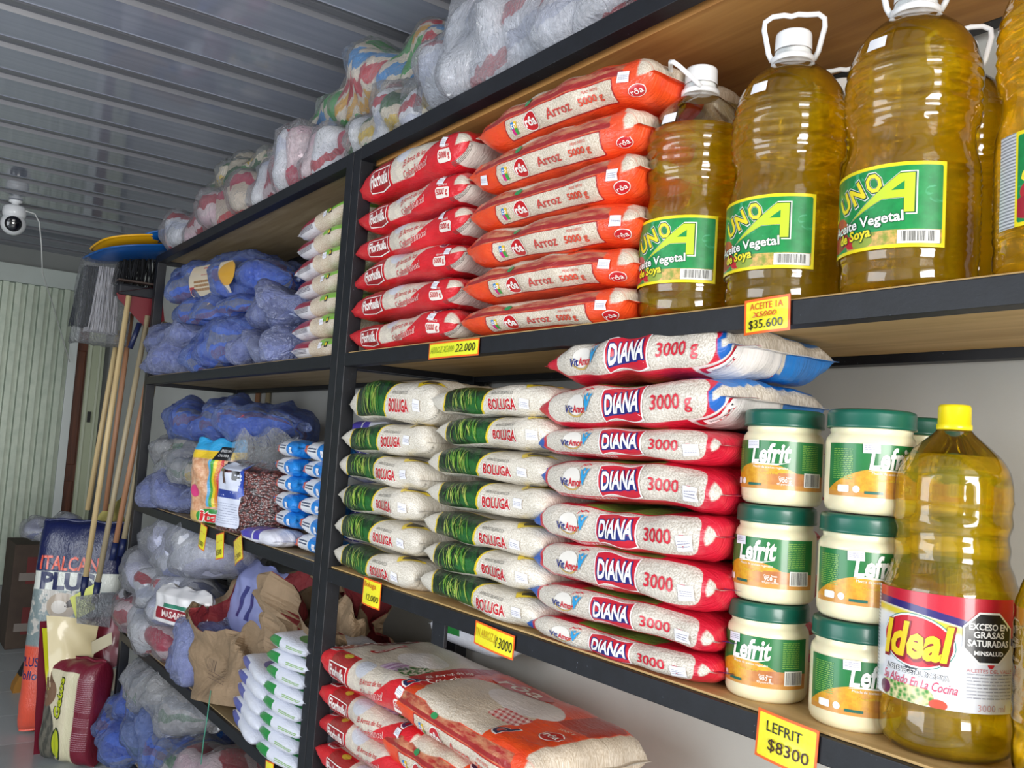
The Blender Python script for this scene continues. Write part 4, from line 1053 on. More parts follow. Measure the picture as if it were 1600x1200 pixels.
bundle('wrapped_bundle', 'pale violet blue bundle on the shelf beside the lowest white and maroon bag', 'bundle', (-2.90, .12, S2), (.50, .26, .115), (0, 0, 0), [PK_NAVY, PK_GREY], 3, WR_SKY, 37, GB)
# printed label on the big blue bundle
o = [x for x in bpy.data.objects if x.get('label', '').startswith('large blue bundle with')][0]
def Sl(u, v, off=0.0):
    u = np.asarray(u, float); v = np.asarray(v, float)
    z = .080 + v; yy = -.1645 * np.sqrt(np.clip(1 - ((z - .08) / .125) ** 2, .05, 1)) - off
    return np.stack([u, yy, z], -1)
pr = Print(Sl)
pr.add('printed_panel', rect2d(.42, .12, .02, .01), ink('#d8c8ae'), .13, -.005, 0, 1); pr.add('printed_panel', ell2d(.085, .045), ink('#d9a12c'), .32, .005, 0, 2); pr.add('printed_panel', lines2d(.15, .036, 1, 6, .9), ink('#b8262e'), .13, .026, 0, 2)
pr.add('printed_panel', lines2d(.16, .045, 3, 3, .6), ink('#a5764a'), .06, -.03, 0, 2); pr.add('printed_panel', rect2d(.05, .03), ink('#b8262e'), -.05, -.045, 0, 2)
for pn, me in pr.meshes(): link(pn, me, o)
# white, maroon and green bags beside the post
def m_pulse():
    g = G('maroon_green_grain_bag'); u, v = g.uv(); rice, gr = rice_color(g, '#d9cdb8', '#b79a7c', 260)
    c = rice; c = g.mix(u.lt(-.02, .006) * v.gt(.0, .004), c, '#8d1f36'); c = g.mix(u.lt(-.02, .006) * v.lt(.0, .004), c, '#d6d3d6')
    c = g.mix(u.gt(.05, .006) * v.gt(.004, .004), c, '#7fb83c')
    film_bump(g, gr, .4); return g.fin(c, .42, coat=.5, coatr=.15)
M_PULSE = m_pulse()
def d_pulse(pr, B, var):
    pr.add('fine_print', lines2d(.11, .016, 4, var, .5), ink('#6b6470'), -.09, -.010, 0, 1)
    pr.add('logo', rect2d(.018, .018), ink('#1d2230'), .095, .006, 0, 1); pr.add('logo', ell2d(.006, .006, 12), ink('#e8c92a'), .095, .006, 0, 2)
    if var != 2: sticker(pr, .06, .004, var, .022, .018)
pul = [bag_kind('grain_bag', i, (.36, .26, .074), M_PULSE, d_pulse, n=5, pw=.6) for i in range(3)]
for i in range(7):
    put_bag('grain_bag', pul[i % 3], (-2.465 + rg.uniform(-.008, .008) - .004 * i, .03 + .13, S2 + .064 * i), (0, R(-.8 * i), rg.uniform(-.02, .02)),
            f'white and maroon grain bag with green corner, {ordn(i, 7)}', 'grain bag', 'white and maroon grain bags', (1, 1, .92))

# left rack, third level
bundle('wrapped_bundle', 'large blue bundle on top of the pile beside the bean bag', 'bundle', (-3.50, .17, S3 + .285), (1.15, .30, .175), (0, 0, R(2)), [PK_BLUE], 4, WR_BLUE, 41, GB)
bundle('wrapped_bundle', 'grey and green bundle in the middle of the pile beside the bean bag', 'bundle', (-3.78, .13, S3 + .125), (.82, .27, .16), (0, R(3), 0), [PK_GREY, PK_GREEN], 4, WR_HAZY, 42, 'pile beside the bean bag')
bundle('wrapped_bundle', 'slate blue wrapped packs at the bottom of the pile beside the bean bag', 'bundle', (-3.88, .11, S3), (.72, .26, .145), (0, 0, 0), [PK_NAVY], 7, WR_SKY, 43, 'pile beside the bean bag', slant=.2)
def pouch_surf(w, h, d, seed, top=.25):
    """upright pillow pouch: u across, v up; front at -y; gathered flat top"""
    nr = np.random.RandomState(seed); ph = nr.uniform(0, 6.28, 5)
    def S(u, v, off=0.0, side=-1):
        u = np.asarray(u, float); v = np.asarray(v, float); e = np.clip(np.abs(u) / (w / 2), 0, 1); q = np.clip(v / h, 0, 1)
        body = np.clip((1 - e ** 2.6), 0, 1) ** .5
        prof = np.clip(q / .06, 0, 1) ** .5 * np.where(q < 1 - top, 1, np.clip((1 - q) / top, 0, 1) ** .8)
        dd = d / 2 * body * prof + .002
        dd = dd + .004 * np.sin(u * 70 + v * 40 + ph[0]) * body * (.4 + q) + .003 * np.sin(v * 90 + ph[1] - u * 30) * body
        k = np.where(q < .06, .94 + q, 1.0) * (1 + .03 * np.sin(v * 22 + ph[2])) * np.where(q > .8, 1 - .35 * (q - .8), 1)
        return np.stack([u * k + .02 * np.sin(v * 9 + ph[3]) * q * q, side * (dd + off), v + .006 * np.sin(u * 60 + ph[4]) * (q > .95)], -1)
    return S
def pouch(name, label, cat, loc, rot, w, h, d, seed, mat, group=None, top=.25):
    S = pouch_surf(w, h, d, seed, top); nu, nv = 28, 36
    U, Vv = np.meshgrid(np.linspace(-w / 2, w / 2, nu + 1), np.linspace(0, h, nv + 1), indexing='ij')
    A = S(U.ravel(), Vv.ravel()); B = S(U.ravel(), Vv.ravel(), 0, 1); uv = np.stack([U.ravel(), Vv.ravel()], 1); n1 = len(A)
    F = [(a, d_, c, b) for a, b, c, d_ in gridfaces(nu, nv)] + [(a + n1, b + n1, c + n1, d_ + n1) for a, b, c, d_ in gridfaces(nu, nv)]
    o = link(name, mesh(name, np.concatenate([A, B]), F, mat, uv=np.concatenate([uv, uv])), None, loc, rot)
    return tag(o, label, cat, group), S
def m_rainbow():
    g = G('rainbow_snack_pouch_film'); u, v = g.uv(); n = g.noise(g.comb(u, v), 55, 3, .6)
    c = g.mix(n.ramp(.4, .65), '#c98f68', '#e3b996')
    s = u - .012 - (v - .12) * (v - .12) * .6
    for k, col in enumerate(('#5aa9d6', '#3f9d3a', '#e8cf1d', '#e08a1d', '#cf2a24')):
        c = g.mix(s.gt(-.012 + .012 * k) * s.lt(.000 + .012 * k) * v.gt(.07) * v.lt(.235), c, col)
    c = g.mix(v.gt(.235, .004), c, '#e6c22c'); c = g.mix(v.gt(.262, .004), c, '#2d9bd0'); c = g.mix(v.lt(.05, .006), c, '#d9b65e')
    film_bump(g, None, .5); return g.fin(c, .38, coat=.6, coatr=.1)
o, S = pouch('snack_pouch', 'rainbow striped snack pouch standing beside the bean bag', 'pouch', (-3.20, .05, S3), (R(4), 0, R(25)), .25, .30, .11, 51, m_rainbow())
pr = Print(S)
pr.add('warning_octagon', poly2d([(-.035, -.022), (.035, -.022), (.035, .022), (-.035, .022)]), ink('#16171a'), .055, .255, 0, 2); pr.add('warning_octagon', text2d('EXCESO EN', .008, .055, .01), ink('#f1f1f1'), .055, .264, 0, 3); pr.add('warning_octagon', text2d('CALORÍAS', .008, .05, .01), ink('#f1f1f1'), .055, .250, 0, 3)
pr.add('logo', ell2d(.075, .028), ink('#2f8f3a'), .02, .035, 0, 1); pr.add('logo', text2d('ita', .036, .10, .03), ink('#d6262c'), .015, .036, 0, 3); pr.add('logo', text2d('ita', .038, .106, .07), ink('#f2eee4'), .015, .036, 0, 2)
pr.add('logo', ell2d(.026, .022), ink('#d0407a'), -.07, .12, 0, 1)
for pn, me in pr.meshes(): link(pn, me, o)
def m_beans():
    g = G('red_beans_in_clear_bag'); u, v = g.uv()
    d = g.voro(g.comb(u * 1.0, v * 1.5), 95); n = g.noise(g.comb(u, v), 70, 2, .5)
    c = g.mix(d.ramp(.25, .7), g.mix(n.ramp(.35, .65), '#5f2a26', '#7d3f36'), '#2a1210')
    c = g.mix(g.noise(g.comb(u, v), 24, 3, .6, 1.2).gt(.70, .05) * .5, c, '#b9aeb2')
    g.bump(d * -1.0, .6, .006); return g.fin(c, .35, coat=.9, coatr=.08)
o, S = pouch('bean_bag', 'clear bag of dark red beans with white paper label', 'bean bag', (-2.86, .07, S3), (0, 0, R(30)), .31, .235, .17, 52, m_beans(), top=.12)
S2_ = pouch_surf(.31, .105, .06, 53, .9)
nu, nv = 20, 12
U, Vv = np.meshgrid(np.linspace(-.145, .145, nu + 1), np.linspace(.21, .335, nv + 1), indexing='ij')
def collar(U, Vv, sd):
    k = (Vv - .21) / .125; x = U * (1 - .18 * k) + .01 * np.sin(Vv * 60)
    y = sd * (.055 * np.clip(1 - (U / .146) ** 2, 0, 1) ** .5 * (1 - k * .75) + .003) + .008 * np.sin(U * 55 + Vv * 30)
    return np.stack([x.ravel(), y.ravel(), (Vv + .018 * np.sin(U * 34 + 1) * k).ravel()], 1)
fa, fb = collar(U, Vv, -1), collar(U, Vv, 1); n1 = len(fa)
obj('bag_neck', np.concatenate([fa, fb]), [(a, d_, c, b) for a, b, c, d_ in gridfaces(nu, nv)] + [(a + n1, b + n1, c + n1, d_ + n1) for a, b, c, d_ in gridfaces(nu, nv)], WR_CLEAR, o)
pr = Print(S)
pr.add('paper_label', rect2d(.125, .20, .012, .012), plain('#c9cede', .5), -.070, .125, -.02, 1); pr.add('paper_label', rect2d(.115, .025), ink('#2a3f8f'), -.07, .13, -.02, 2)
pr.add('paper_label', lines2d(.11, .07, 9, 4, .2), plain('#8c92a8', .5), -.07, .065, -.02, 2); pr.add('paper_label', rect2d(.03, .03), ink('#1a1a20'), -.035, .19, -.02, 2); pr.add('paper_label', rect2d(.018, .045), ink('#5a4038'), -.09, .185, -.02, 2)
pr.add('paper_label', poly2d([(.0, -.06), (.022, -.05), (.022, .06), (.004, .05)]), ink('#2a48a8'), -.018, .18, 0, 2)
for pn, me in pr.meshes(): link(pn, me, o)
# small blue and white cylindrical packs
def m_pasta():
    g = G('blue_white_pack_film'); u, v = g.uv(); n = g.noise(g.comb(u, v), 40, 3, .6)
    c = g.mix(n.ramp(.3, .8), '#1277cc', '#2b95e6'); w = u.gt(-.060, .002) * u.lt(.012, .004)
    c = g.mix(w, c, '#e6e8ec'); c = g.mix(u.lt(-.060, .002) * u.gt(-.078, .002), c, '#c9502c')
    film_bump(g, None, .5); return g.fin(c, .4, coat=.6, coatr=.12)
M_PASTA = m_pasta()
def d_pasta(pr, B, var):
    pr.add('lettering', lines2d(.058, .016, 2, 4, .5), ink('#3a4a6a'), -.024, .002, 0, 1)
    sticker(pr, .045, -.004, var, .016, .018)
pas = [bag_kind('pasta_pack', i, (.17, .10, .058), M_PASTA, d_pasta, n=5, pw=.5, m=2.1, amp=.002) for i in range(2)]
for i in range(6):
    for c_ in range(2):
        if i == 0 and c_ == 0: continue
        put_bag('pasta_pack', pas[(i + c_) % 2], (-2.575 + .190 * c_ - .006 * i * (1 - c_) + .012 * (i % 2), .03 + .05, S3 + .052 * i), (0, 0, rg.uniform(-.06, .06)),
                f'small blue and white pack, column {("by the beans", "at the post")[c_]}, {ordn(i, 6)}', 'pack', 'small blue and white packs', (1, 1, .95))
def m_purple():
    g = G('purple_white_pack_film'); u, v = g.uv(); c = g.mix(u.gt(.02, .003), '#4a3fa8', '#dcdce6'); c = g.mix(u.lt(-.02, .003) * u.gt(-.03, .003), c, '#dcdce6'); c = g.mix(v.lt(-.01, .003), c, '#dcdce6')
    film_bump(g, None, .4); return g.fin(c, .4, coat=.6)
pur = bag_kind('purple_pack', 0, (.24, .12, .055), m_purple(), None, n=5)
put_bag('purple_pack', pur, (-2.62, .03, S3), (0, 0, R(4)), 'purple and white pack lying under the small blue packs', 'pack', 'purple packs', (1, 1, .9))
for i in range(6):
    put_bag('purple_pack', pur, (-2.50, .30, S3 + .066 * i), (0, 0, R(-3 + 2 * (i % 3))), f'purple and white pack at the back of the shelf, {ordn(i, 6)}', 'pack', 'purple packs', (1, 1, 1.2))
# little tags hanging from the shelf edge
price_tag(-3.19, S3 - .040, .075, .085, [('2.000', .016, .05, BK, -.022, 0), ('-·-', .012, .05, RD, .016, 0)], 'small yellow tag hanging below the rainbow pouch', R(8), y=-.006)
price_tag(-3.00, S3 - .050, .080, .085, [('8.500', .018, .055, BK, -.020, 0), ('-··', .013, .05, RD, .016, 0)], 'small yellow tag hanging below the bean bag', R(-12), y=-.006)
price_tag(-2.82, S3 - .040, .075, .080, [('2.300', .016, .05, '#5a4a20', -.020, 0)], 'faded yellow tag hanging between bean bag and small blue packs', R(-25), '#c9a83a', '#b5602a', y=-.006)
price_tag(-2.42, S4 - .030, .060, .060, [('3.400', .014, .042, BK, -.008, 0)], 'small yellow tag below the white and green pouches', R(-8), y=-.006)

# left rack, fourth level
GW = 'white bags on the left rack'
bundle('wrapped_bundle', 'big clear sack of white and lilac packs, top of the white pile', 'bundle', (-3.68, .16, S4 + .315), (.95, .34, .245), (0, R(-6), R(-4)), [PK_DIAPER], 3, WR_CLEAR, 61, GW)
bundle('wrapped_bundle', 'white bundle of soft packs in the middle of the white pile', 'bundle', (-3.86, .12, S4 + .165), (1.05, .32, .19), (0, R(4), 0), [PK_DIAPER, PK_DIAPER, PK_WHITE], 5, WR_CLEAR, 62, GW)
bundle('wrapped_bundle', 'pink and white bundle hanging over the far end of the shelf', 'bundle', (-3.98, .10, S4), (.92, .30, .19), (0, R(5), 0), [PK_WHITE, PK_PINK], 4, WR_CLEAR, 63, GW)
bundle('wrapped_bundle', 'pale lilac bundle squeezed beside the open paper sack', 'bundle', (-3.36, .10, S4 + .0), (.34, .26, .24), (0, 0, 0), [PK_DIAPER], 2, WR_SKY, 64, GW)
o_, S_ = pouch('lilac_pack', 'pale lilac pack with two dark bars behind the paper sacks', 'pack', (-3.18, .20, S4 + .16), (R(-10), R(8), R(15)), .36, .26, .10, 65, plain('#8f96c8', .4, coat=.5))
pr = Print(S_); pr.add('printed_bars', rect2d(.022, .11), ink('#3a3d7a'), -.06, .12, 0, 1); pr.add('printed_bars', rect2d(.022, .11), ink('#3a3d7a'), -.005, .12, 0, 1)
for pn, me in pr.meshes(): link(pn, me, o_)
o_, S_ = pouch('flour_pack', 'white flour pack with red and green print in the white pile', 'pack', (-3.42, .02, S4 + .17), (R(-8), 0, R(20)), .32, .14, .10, 66, plain('#dad9da', .4, coat=.5))
pr = Print(S_); pr.add('printed_band', rect2d(.24, .040), ink('#8c2430'), .02, .040, 0, 1); pr.add('printed_band', rect2d(.16, .014), ink('#2f7a62'), .02, .070, 0, 1); pr.add('printed_band', text2d('MASAREPA', .022, .17, .02), ink('#e9dcd8'), .02, .040, 0, 2)
for pn, me in pr.meshes(): link(pn, me, o_)
# crumpled kraft paper sacks
def m_kraft(name, a, b):
    g = G(name); p = g.tc('Object'); n = g.noise(p, 7, 4, .6); n2 = g.noise(p, 60, 3, .6)
    c = g.mix(n.ramp(.3, .75), a, b); g.bump(g.noise(p, 14, 3, .6, 1.0), .5, .02)
    return g.fin(c, .75)
M_KRAFT = m_kraft('kraft_paper', '#7a664e', '#998064'); M_KRED = m_kraft('red_printed_paper', '#6f1c22', '#8c2a2e')
def paper_sack(label, loc, rot, w, d, h, seed, rim, lining, amp=.05, mats=(None, None)):
    t = empty('paper_sack', loc, rot); tag(t, label, 'paper sack', 'kraft paper sacks')
    NT, NH = 72, 34; th = np.linspace(0, 2 * np.pi, NT, endpoint=False)
    cy = np.sign(np.cos(th)) * np.abs(np.cos(th)) ** .6; cx = np.sign(np.sin(th)) * np.abs(np.sin(th)) ** .6
    Hs = h * np.array([rim(a) for a in th])
    V = []
    for j in range(NH + 1):
        q = j / NH; V.append(np.stack([cx * w / 2 * (1 + .12 * q), -cy * d / 2 * (1 - .15 * q), Hs * q], 1))
    P = np.concatenate(V)
    q = np.repeat(np.arange(NH + 1) / NH, NT)
    dsp = crease(P, seed, amp, 4.5) + crease(P, seed + 1, amp * .45, 11)
    ln = np.linalg.norm(P[:, :2], axis=1, keepdims=True) + 1e-6
    P2 = P.copy(); P2[:, :2] += P[:, :2] / ln * (dsp * np.clip(q * 2.5, .12, 1))[:, None]; P2[:, 2] += dsp * .6 * q
    F = gridfaces(NH, NT, True); base = tuple(reversed(range(NT)))
    obj('paper_body', P2, F + [base], M_KRAFT, t, smooth=False)
    P3 = P2.copy(); P3[:, :2] -= P[:, :2] / ln * .004; P3[:, 2] += .003 * (q < .1)
    obj('lining', P3, F + [base], lining, t, smooth=False)
    # torn turned-down lip
    i0 = NH * NT
    return t, P2, NT, NH
t1, P2, NT, NH = paper_sack('open crumpled brown paper sack with red lining on the left rack', (-2.98, .13, S4 + .004), (R(-6), R(-8), R(12)), .46, .27, .30, 71, lambda a: .78 + .62 * (math.sin(a * .5) ** 2) + .10 * math.sin(5 * a), M_KRED, .055)
V = []; 
lip = [i for i in range(NT) if .9 < 2 * math.pi * i / NT < 5.4]
for i in lip:
    p = P2[NH * NT + i]; V += [tuple(p), (p[0] * 1.16, p[1] * 1.2, p[2] + .012), (p[0] * 1.26, p[1] * 1.34, p[2] - .045 - .02 * math.sin(i * .9))]
F = [(3 * k + a, 3 * k + a + 1, 3 * k + 4 + a, 3 * k + 3 + a) for k in range(len(lip) - 1) for a in (0, 1)]
obj('turned_lip', V, F, M_KRAFT, t1, smooth=False)
def Ss(u, v, off=0.0):
    u = np.asarray(u, float); v = np.asarray(v, float); return np.stack([u, np.full(u.shape, -.165 - off) + .02 * np.abs(u), v], -1)
pr = Print(Ss); pr.add('ink_stamp', bars2d(.05, .035, 6, 2), plain('#4a3a30', .7), .03, .12, -.2, 1); pr.add('ink_stamp', lines2d(.10, .03, 3, 3, .2), plain('#5a463a', .7), .06, .08, -.2, 1)
for pn, me in pr.meshes(): link(pn, me, t1)
t2, *_ = paper_sack('tall crumpled brown paper sack behind the open one, near the post', (-2.62, .22, S4 + .004), (R(4), R(6), R(-5)), .56, .30, .44, 75, lambda a: .85 + .16 * math.sin(2 * a + 1) + .10 * math.sin(5 * a + 2), M_KRED, .075)
t3, *_ = paper_sack('folded brown paper sack slumped over the white and green pouches', (-2.58, .20, S4 + .20), (R(-18), R(14), R(-10)), .46, .20, .26, 78, lambda a: .8 + .25 * math.sin(2 * a) + .1 * math.sin(6 * a), M_KRAFT, .07)
# white pouches: blue print (far column) and green print (near column)
def m_salt(name, col):
    g = G(name); u, v = g.uv(); c = g.mix(g.noise(g.comb(u, v), 20, 2, .5).ramp(.3, .8), '#d3d7e4', '#e6e8f0')
    c = g.mix(rbox(u, v, -.15, -.02, -.012, .020, .003), c, col); c = g.mix(elp(u, v, .06, .075, .06, .03, .1), c, col)
    film_bump(g, None, .4); return g.fin(c, .4, coat=.5)
sb = bag_kind('blue_print_pouch', 0, (.30, .22, .055), m_salt('white_pouch_blue_print', '#4a56a8'), None, n=5, pw=.7); sg = bag_kind('green_print_pouch', 0, (.26, .24, .055), m_salt('white_pouch_green_print', '#178a3c'), lambda pr, B, v: pr.add('lettering', lines2d(.09, .012, 2, 3, .5), ink('#8fb86a'), .07, .0, 0, 1), n=5, pw=.7)
for i in range(5):
    put_bag('salt_pouch', sb, (-2.66 + .012 * i, .10, S4 + .044 * i), (0, 0, R(-8 + 3 * (i % 2))), f'white pouch with blue print beside paper sacks, {ordn(i, 5)}', 'pouch', 'white pouches with blue print', (1, 1, .85))
for i in range(8):
    put_bag('salt_pouch', sg, (-2.395 + .004 * i, .10, S4 + .043 * i), (0, 0, R(2 - 3 * (i % 2))), f'white pouch with green print against the post, {ordn(i, 8)}', 'pouch', 'white pouches with green print', (1, 1, .83))
# green twine and loose board
tube('twine', [(-2.95, -.01, S4 + .06), (-2.93, -.02, S4 - .02), (-2.96, -.015, S4 - .10), (-2.95, -.02, S4 - .17)], .0016, plain('#3f8f78', .6), None, 6)
tag(bpy.data.objects[-1] if False else [x for x in bpy.data.objects if x.name == 'twine'][0], 'green twine hanging from the shelf below the paper sack', 'twine')
# left rack, lowest level
GL = 'bundles on the lowest left shelf'
bundle('wrapped_bundle', 'grey clear-wrapped bundle just under the paper sack shelf', 'bundle', (-3.72, .12, S5 + .225), (.78, .30, .195), (0, R(3), 0), [PK_GREY], 4, WR_HAZY, 81, GL)
bundle('wrapped_bundle', 'knotted blue bag, upper of the two blue bags near the floor', 'bundle', (-3.70, .10, S5 + .09), (.95, .30, .19), (0, R(8), 0), [PK_BLUE, PK_GREY], 3, WR_BLUE, 82, GL)
bundle('wrapped_bundle', 'knotted blue bag hanging lowest at the far end near the floor', 'bundle', (-4.05, .06, S5 - .0), (.46, .30, .20), (0, R(12), 0), [PK_BLUE], 2, WR_BLUE, 83, GL)
bundle('wrapped_bundle', 'grey and pink bundle on the lowest shelf in the foreground', 'bundle', (-3.20, .12, S5 + .0), (.85, .32, .24), (0, 0, 0), [PK_GREY, PK_PINK], 3, WR_CLEAR, 84, GL)
# back of the bottom right shelf
gb = bag_kind('green_white_bag', 0, (.40, .14, .36), plain('#1f6a2e', .4, coat=.5), None, n=6, m=3)
put_bag('green_white_bag', bag_kind('green_white_sack', 0, (.34, .12, .10), m_salt('green_white_sack_film', '#1d7a34'), None, n=6), (-1.99, .37, S4 + .36), (0, 0, 0), 'green and white bag at the back behind the red bags of the bottom shelf', 'rice bag', None)
# ------------------------------------------------------------------ mops, brooms and sacks at the far end of the racks
M_STICK = m_wood('pale_broom_handle', '#b9a072', '#d8c292', 1.0, 'z', .5); M_STICK2 = m_wood('reddish_broom_handle', '#94684a', '#b08262', 1.0, 'z', .5); M_STICK3 = m_wood('grey_broom_handle', '#8f8266', '#ab9d80', 1.0, 'z', .5)
M_NAVY = plain('#14204a', .4)
def stick(label, p0, p1, mat, tip=True, r=.0125):
    t = empty('broom', p0); tag(t, label, 'broom', 'broom handles leaning at the far end')
    d = Vector(p1) - Vector(p0)
    tube('handle', [(0, 0, 0), tuple(d * .5), tuple(d)], r, mat, t, 12)
    if tip: tube('end_cap', [tuple(d * -.045), tuple(d * .03)], r * 1.25, M_NAVY, t, 12)
    return t, d
X0 = -4.42
def px(y, z, x=X0): return (x, y, Z0 + z)
t, d = stick('pale broom handle standing furthest out, nearest the corrugated door', (-4.42, -.128, Z0 - .715), (-4.36, -.075, Z0 + .60), M_STICK)
stick('pale broom handle ending in a navy cap before the navy pet food sack', (-4.40, -.080, Z0 - .735), (-4.36, .015, Z0 + .52), M_STICK3)
stick('reddish broom handle leaning against the end of the rack', (-4.36, -.030, Z0 - .55), (-4.36, .065, Z0 + .50), M_STICK2)
stick('greyish broom handle closest to the rack post', (-4.34, .000, Z0 - .53), (-4.34, .09, Z0 + .50), M_STICK3)
stick('brown broom handle behind the pale handles', (-4.62, -.03, Z0 - .40), (-4.62, .0, Z0 + .55), M_STICK2, False)
stick('pale handle below the bagged mop, behind the others', (-4.66, -.10, Z0 - .40), (-4.60, -.055, Z0 + .46), M_STICK, False)
for i, (x, y, mt) in enumerate(((-4.05, .455, M_STICK2), (-3.92, .455, M_STICK3))):
    stick(('brown pole standing behind the left rack against the wall', 'grey pole standing behind the left rack against the wall')[i], (x, y, .0), (x, y, Z0 + .40), mt, False, .0115)
# mop heads
def strands(name, c, size, n, mat, parent, seed, r=.004):
    rgn = random.Random(seed); V = []; F = []
    for i in range(n):
        x = rgn.uniform(-1, 1) * size[0] / 2; y = rgn.uniform(-1, 1) * size[1] / 2
        p = Vector((c[0] + x, c[1] + y, c[2] + size[2] / 2)); k0 = len(V)
        dx, dy = rgn.uniform(-.02, .02), rgn.uniform(-.03, .03)
        for j in range(5):
            q = j / 4
            for a in range(4):
                an = math.pi / 2 * a
                V.append((p.x + dx * q + r * math.cos(an) + .006 * math.sin(q * 9 + i), p.y + dy * q + r * math.sin(an), p.z - size[2] * q))
        for j in range(4):
            for a in range(4): F.append((k0 + j * 4 + a, k0 + j * 4 + (a + 1) % 4, k0 + j * 4 + 4 + (a + 1) % 4, k0 + j * 4 + 4 + a))
    return tag(obj(name, V, F, mat, parent), kind='stuff')
mp = empty('mop', (-4.50, -.16, Z0 + .42)); tag(mp, 'cotton mop with white and dark strands in a clear bag, near the door', 'mop')
strands('white_strands', (0, .015, .16), (.10, .09, .30), 170, plain('#c9c8cc', .85), mp, 5); strands('dark_strands', (-.04, -.055, .17), (.10, .06, .28), 120, plain('#2c3138', .85), mp, 6, .003)
bm_ = bmesh.new(); bmesh.ops.create_cube(bm_, size=1); bmesh.ops.subdivide_edges(bm_, edges=bm_.edges[:], cuts=7, use_grid_fill=True)
rgn = random.Random(2)
for v in bm_.verts:
    co = v.co; k = 1 - .18 * max(0, co.z); co.x *= .19 * k; co.y *= .215 * k; co.z = co.z * .40 + .155
    v.co = co + Vector((rgn.uniform(-.006, .006), rgn.uniform(-.006, .006), rgn.uniform(-.006, .006)))
me = bpy.data.meshes.new('clear_bag'); bm_.to_mesh(me); bm_.free(); me.materials.append(WR_CLEAR); link('clear_bag', me, mp)
for p in me.polygons: p.use_smooth = True
# dustpans / plastic sheets
def dustpan(label, pts, th, mat, cat='dustpan', nm='dustpan', grp=None):
    V = [Vector(p) for p in pts]; n = len(V); c = sum(V, Vector()) / n
    nn = (V[1] - V[0]).cross(V[2] - V[0]).normalized() * th
    Vv = [v - c for v in V] + [v - c + nn for v in V]
    F = [tuple(range(n)), tuple(reversed(range(n, 2 * n)))] + [(i, (i + 1) % n, (i + 1) % n + n, i + n) for i in range(n)]
    o = link(nm, mesh(nm, Vv, F, mat, smooth=False), None, tuple(c)); return tag(o, label, cat, grp)
GP = 'coloured plastic lids on the rack end'
def tray(label, loc, rot, w, d, h, mat):
    """shallow bowl-shaped lid with a rolled rim"""
    t = empty('plastic_lid', loc, rot); tag(t, label, 'plastic lid', GP)
    NT = 36; V = []
    for r_, z in ((.0, .0), (.55, .0), (.8, .008), (.93, h * .6), (1.0, h), (1.03, h), (1.0, h - .006)):
        for k in range(NT):
            a = 2 * math.pi * k / NT; cx = math.copysign(abs(math.cos(a)) ** .6, math.cos(a)); sy = math.copysign(abs(math.sin(a)) ** .6, math.sin(a))
            V.append((cx * w / 2 * r_, sy * d / 2 * r_, z))
    obj('lid_shell', V, gridfaces(6, NT, True), mat, t); return t
tray('blue plastic lid lying lowest on the far end of the rack top', (-4.38, -.03, S1 - .005), (R(12), R(-3), R(8)), .46, .44, .03, plain('#0d4f92', .4))
tray('yellow plastic lid lying between the blue lids at the rack end', (-4.40, -.02, S1 + .045), (R(12), R(-4), R(4)), .40, .42, .03, plain('#e0a512', .4))
tray('upper blue plastic lid tilted up against the pink bundle', (-4.30, .10, S1 + .085), (R(18), R(-6), R(-10)), .30, .34, .03, plain('#10579c', .4))
dp = empty('dustpan', (-4.36, -.02, Z0 + .56)); tag(dp, 'dark red dustpan hanging beside the blue bundles', 'dustpan')
dpv = [(0, -.11, .045), (0, .07, .10), (0, .10, -.06), (0, .03, -.10), (0, -.10, .02)]
V = dpv + [(.045, a, b) for _, a, b in dpv]; F = [(0, 1, 2, 3, 4), (5, 6, 1, 0), (6, 7, 2, 1), (7, 8, 3, 2)]
obj('pan', V, F, plain('#6d1620', .45), dp, smooth=False); box('pan_lip', (-.004, .05, -.115, .075, .098, .106), plain('#3a2a22', .5), dp, .002, None, None)
tube('pan_handle', [(.01, .0, -.08), (.01, -.03, -.20)], .012, plain('#1a2346', .4), dp, 10)
bh = empty('push_broom', (-4.40, -.075, Z0 + .60)); tag(bh, 'black bristled broom head above the pale handles', 'broom')
box('head_block', (-.05, .06, -.05, .13, 0, .05), plain('#16181f', .6), bh, .01); strands('bristles', (0, .04, .12), (.10, .17, .14), 120, plain('#0f1116', .9), bh, 9, .0025)

# pet food sacks
def sack(label, loc, rot, dims, mat, design, group='pet food sacks', **k):
    B = Bag(*dims, seed=hash_seed(label, 1), **k); pr = Print(B.S)
    if design: design(pr, B)
    o = link('pet_food_sack', B.mesh('pet_food_sack', mat, 64, 56), None, loc, rot)
    for pn, me in pr.meshes(): link(pn, me, o)
    return tag(o, label, 'pet food sack', group)
def m_italcan(B):
    g = G('navy_white_orange_sack'); u, v = g.uv()
    top = u
    c = lin('#0f1a4e')
    c = g.mix(top.lt(.245, .003), c, '#dfe3da'); c = g.mix(top.lt(.160, .003), c, '#7f8f90')
    n = g.noise(g.comb(u, v), 12, 3, .6); c = g.mix(top.lt(.16, .003) * n.gt(.52, .05) * top.gt(-.05), c, '#c9c5bd')
    c = g.mix(top.lt(-.10, .01), c, '#e2583f'); c = g.mix(v.gt(B.vtop + .335, .004) * top.lt(.20, .002), c, '#e2583f')
    film_bump(g, None, .4); return g.fin(c, .35, coat=.6, coatr=.12)
B0 = Bag(.92, .40, .15)
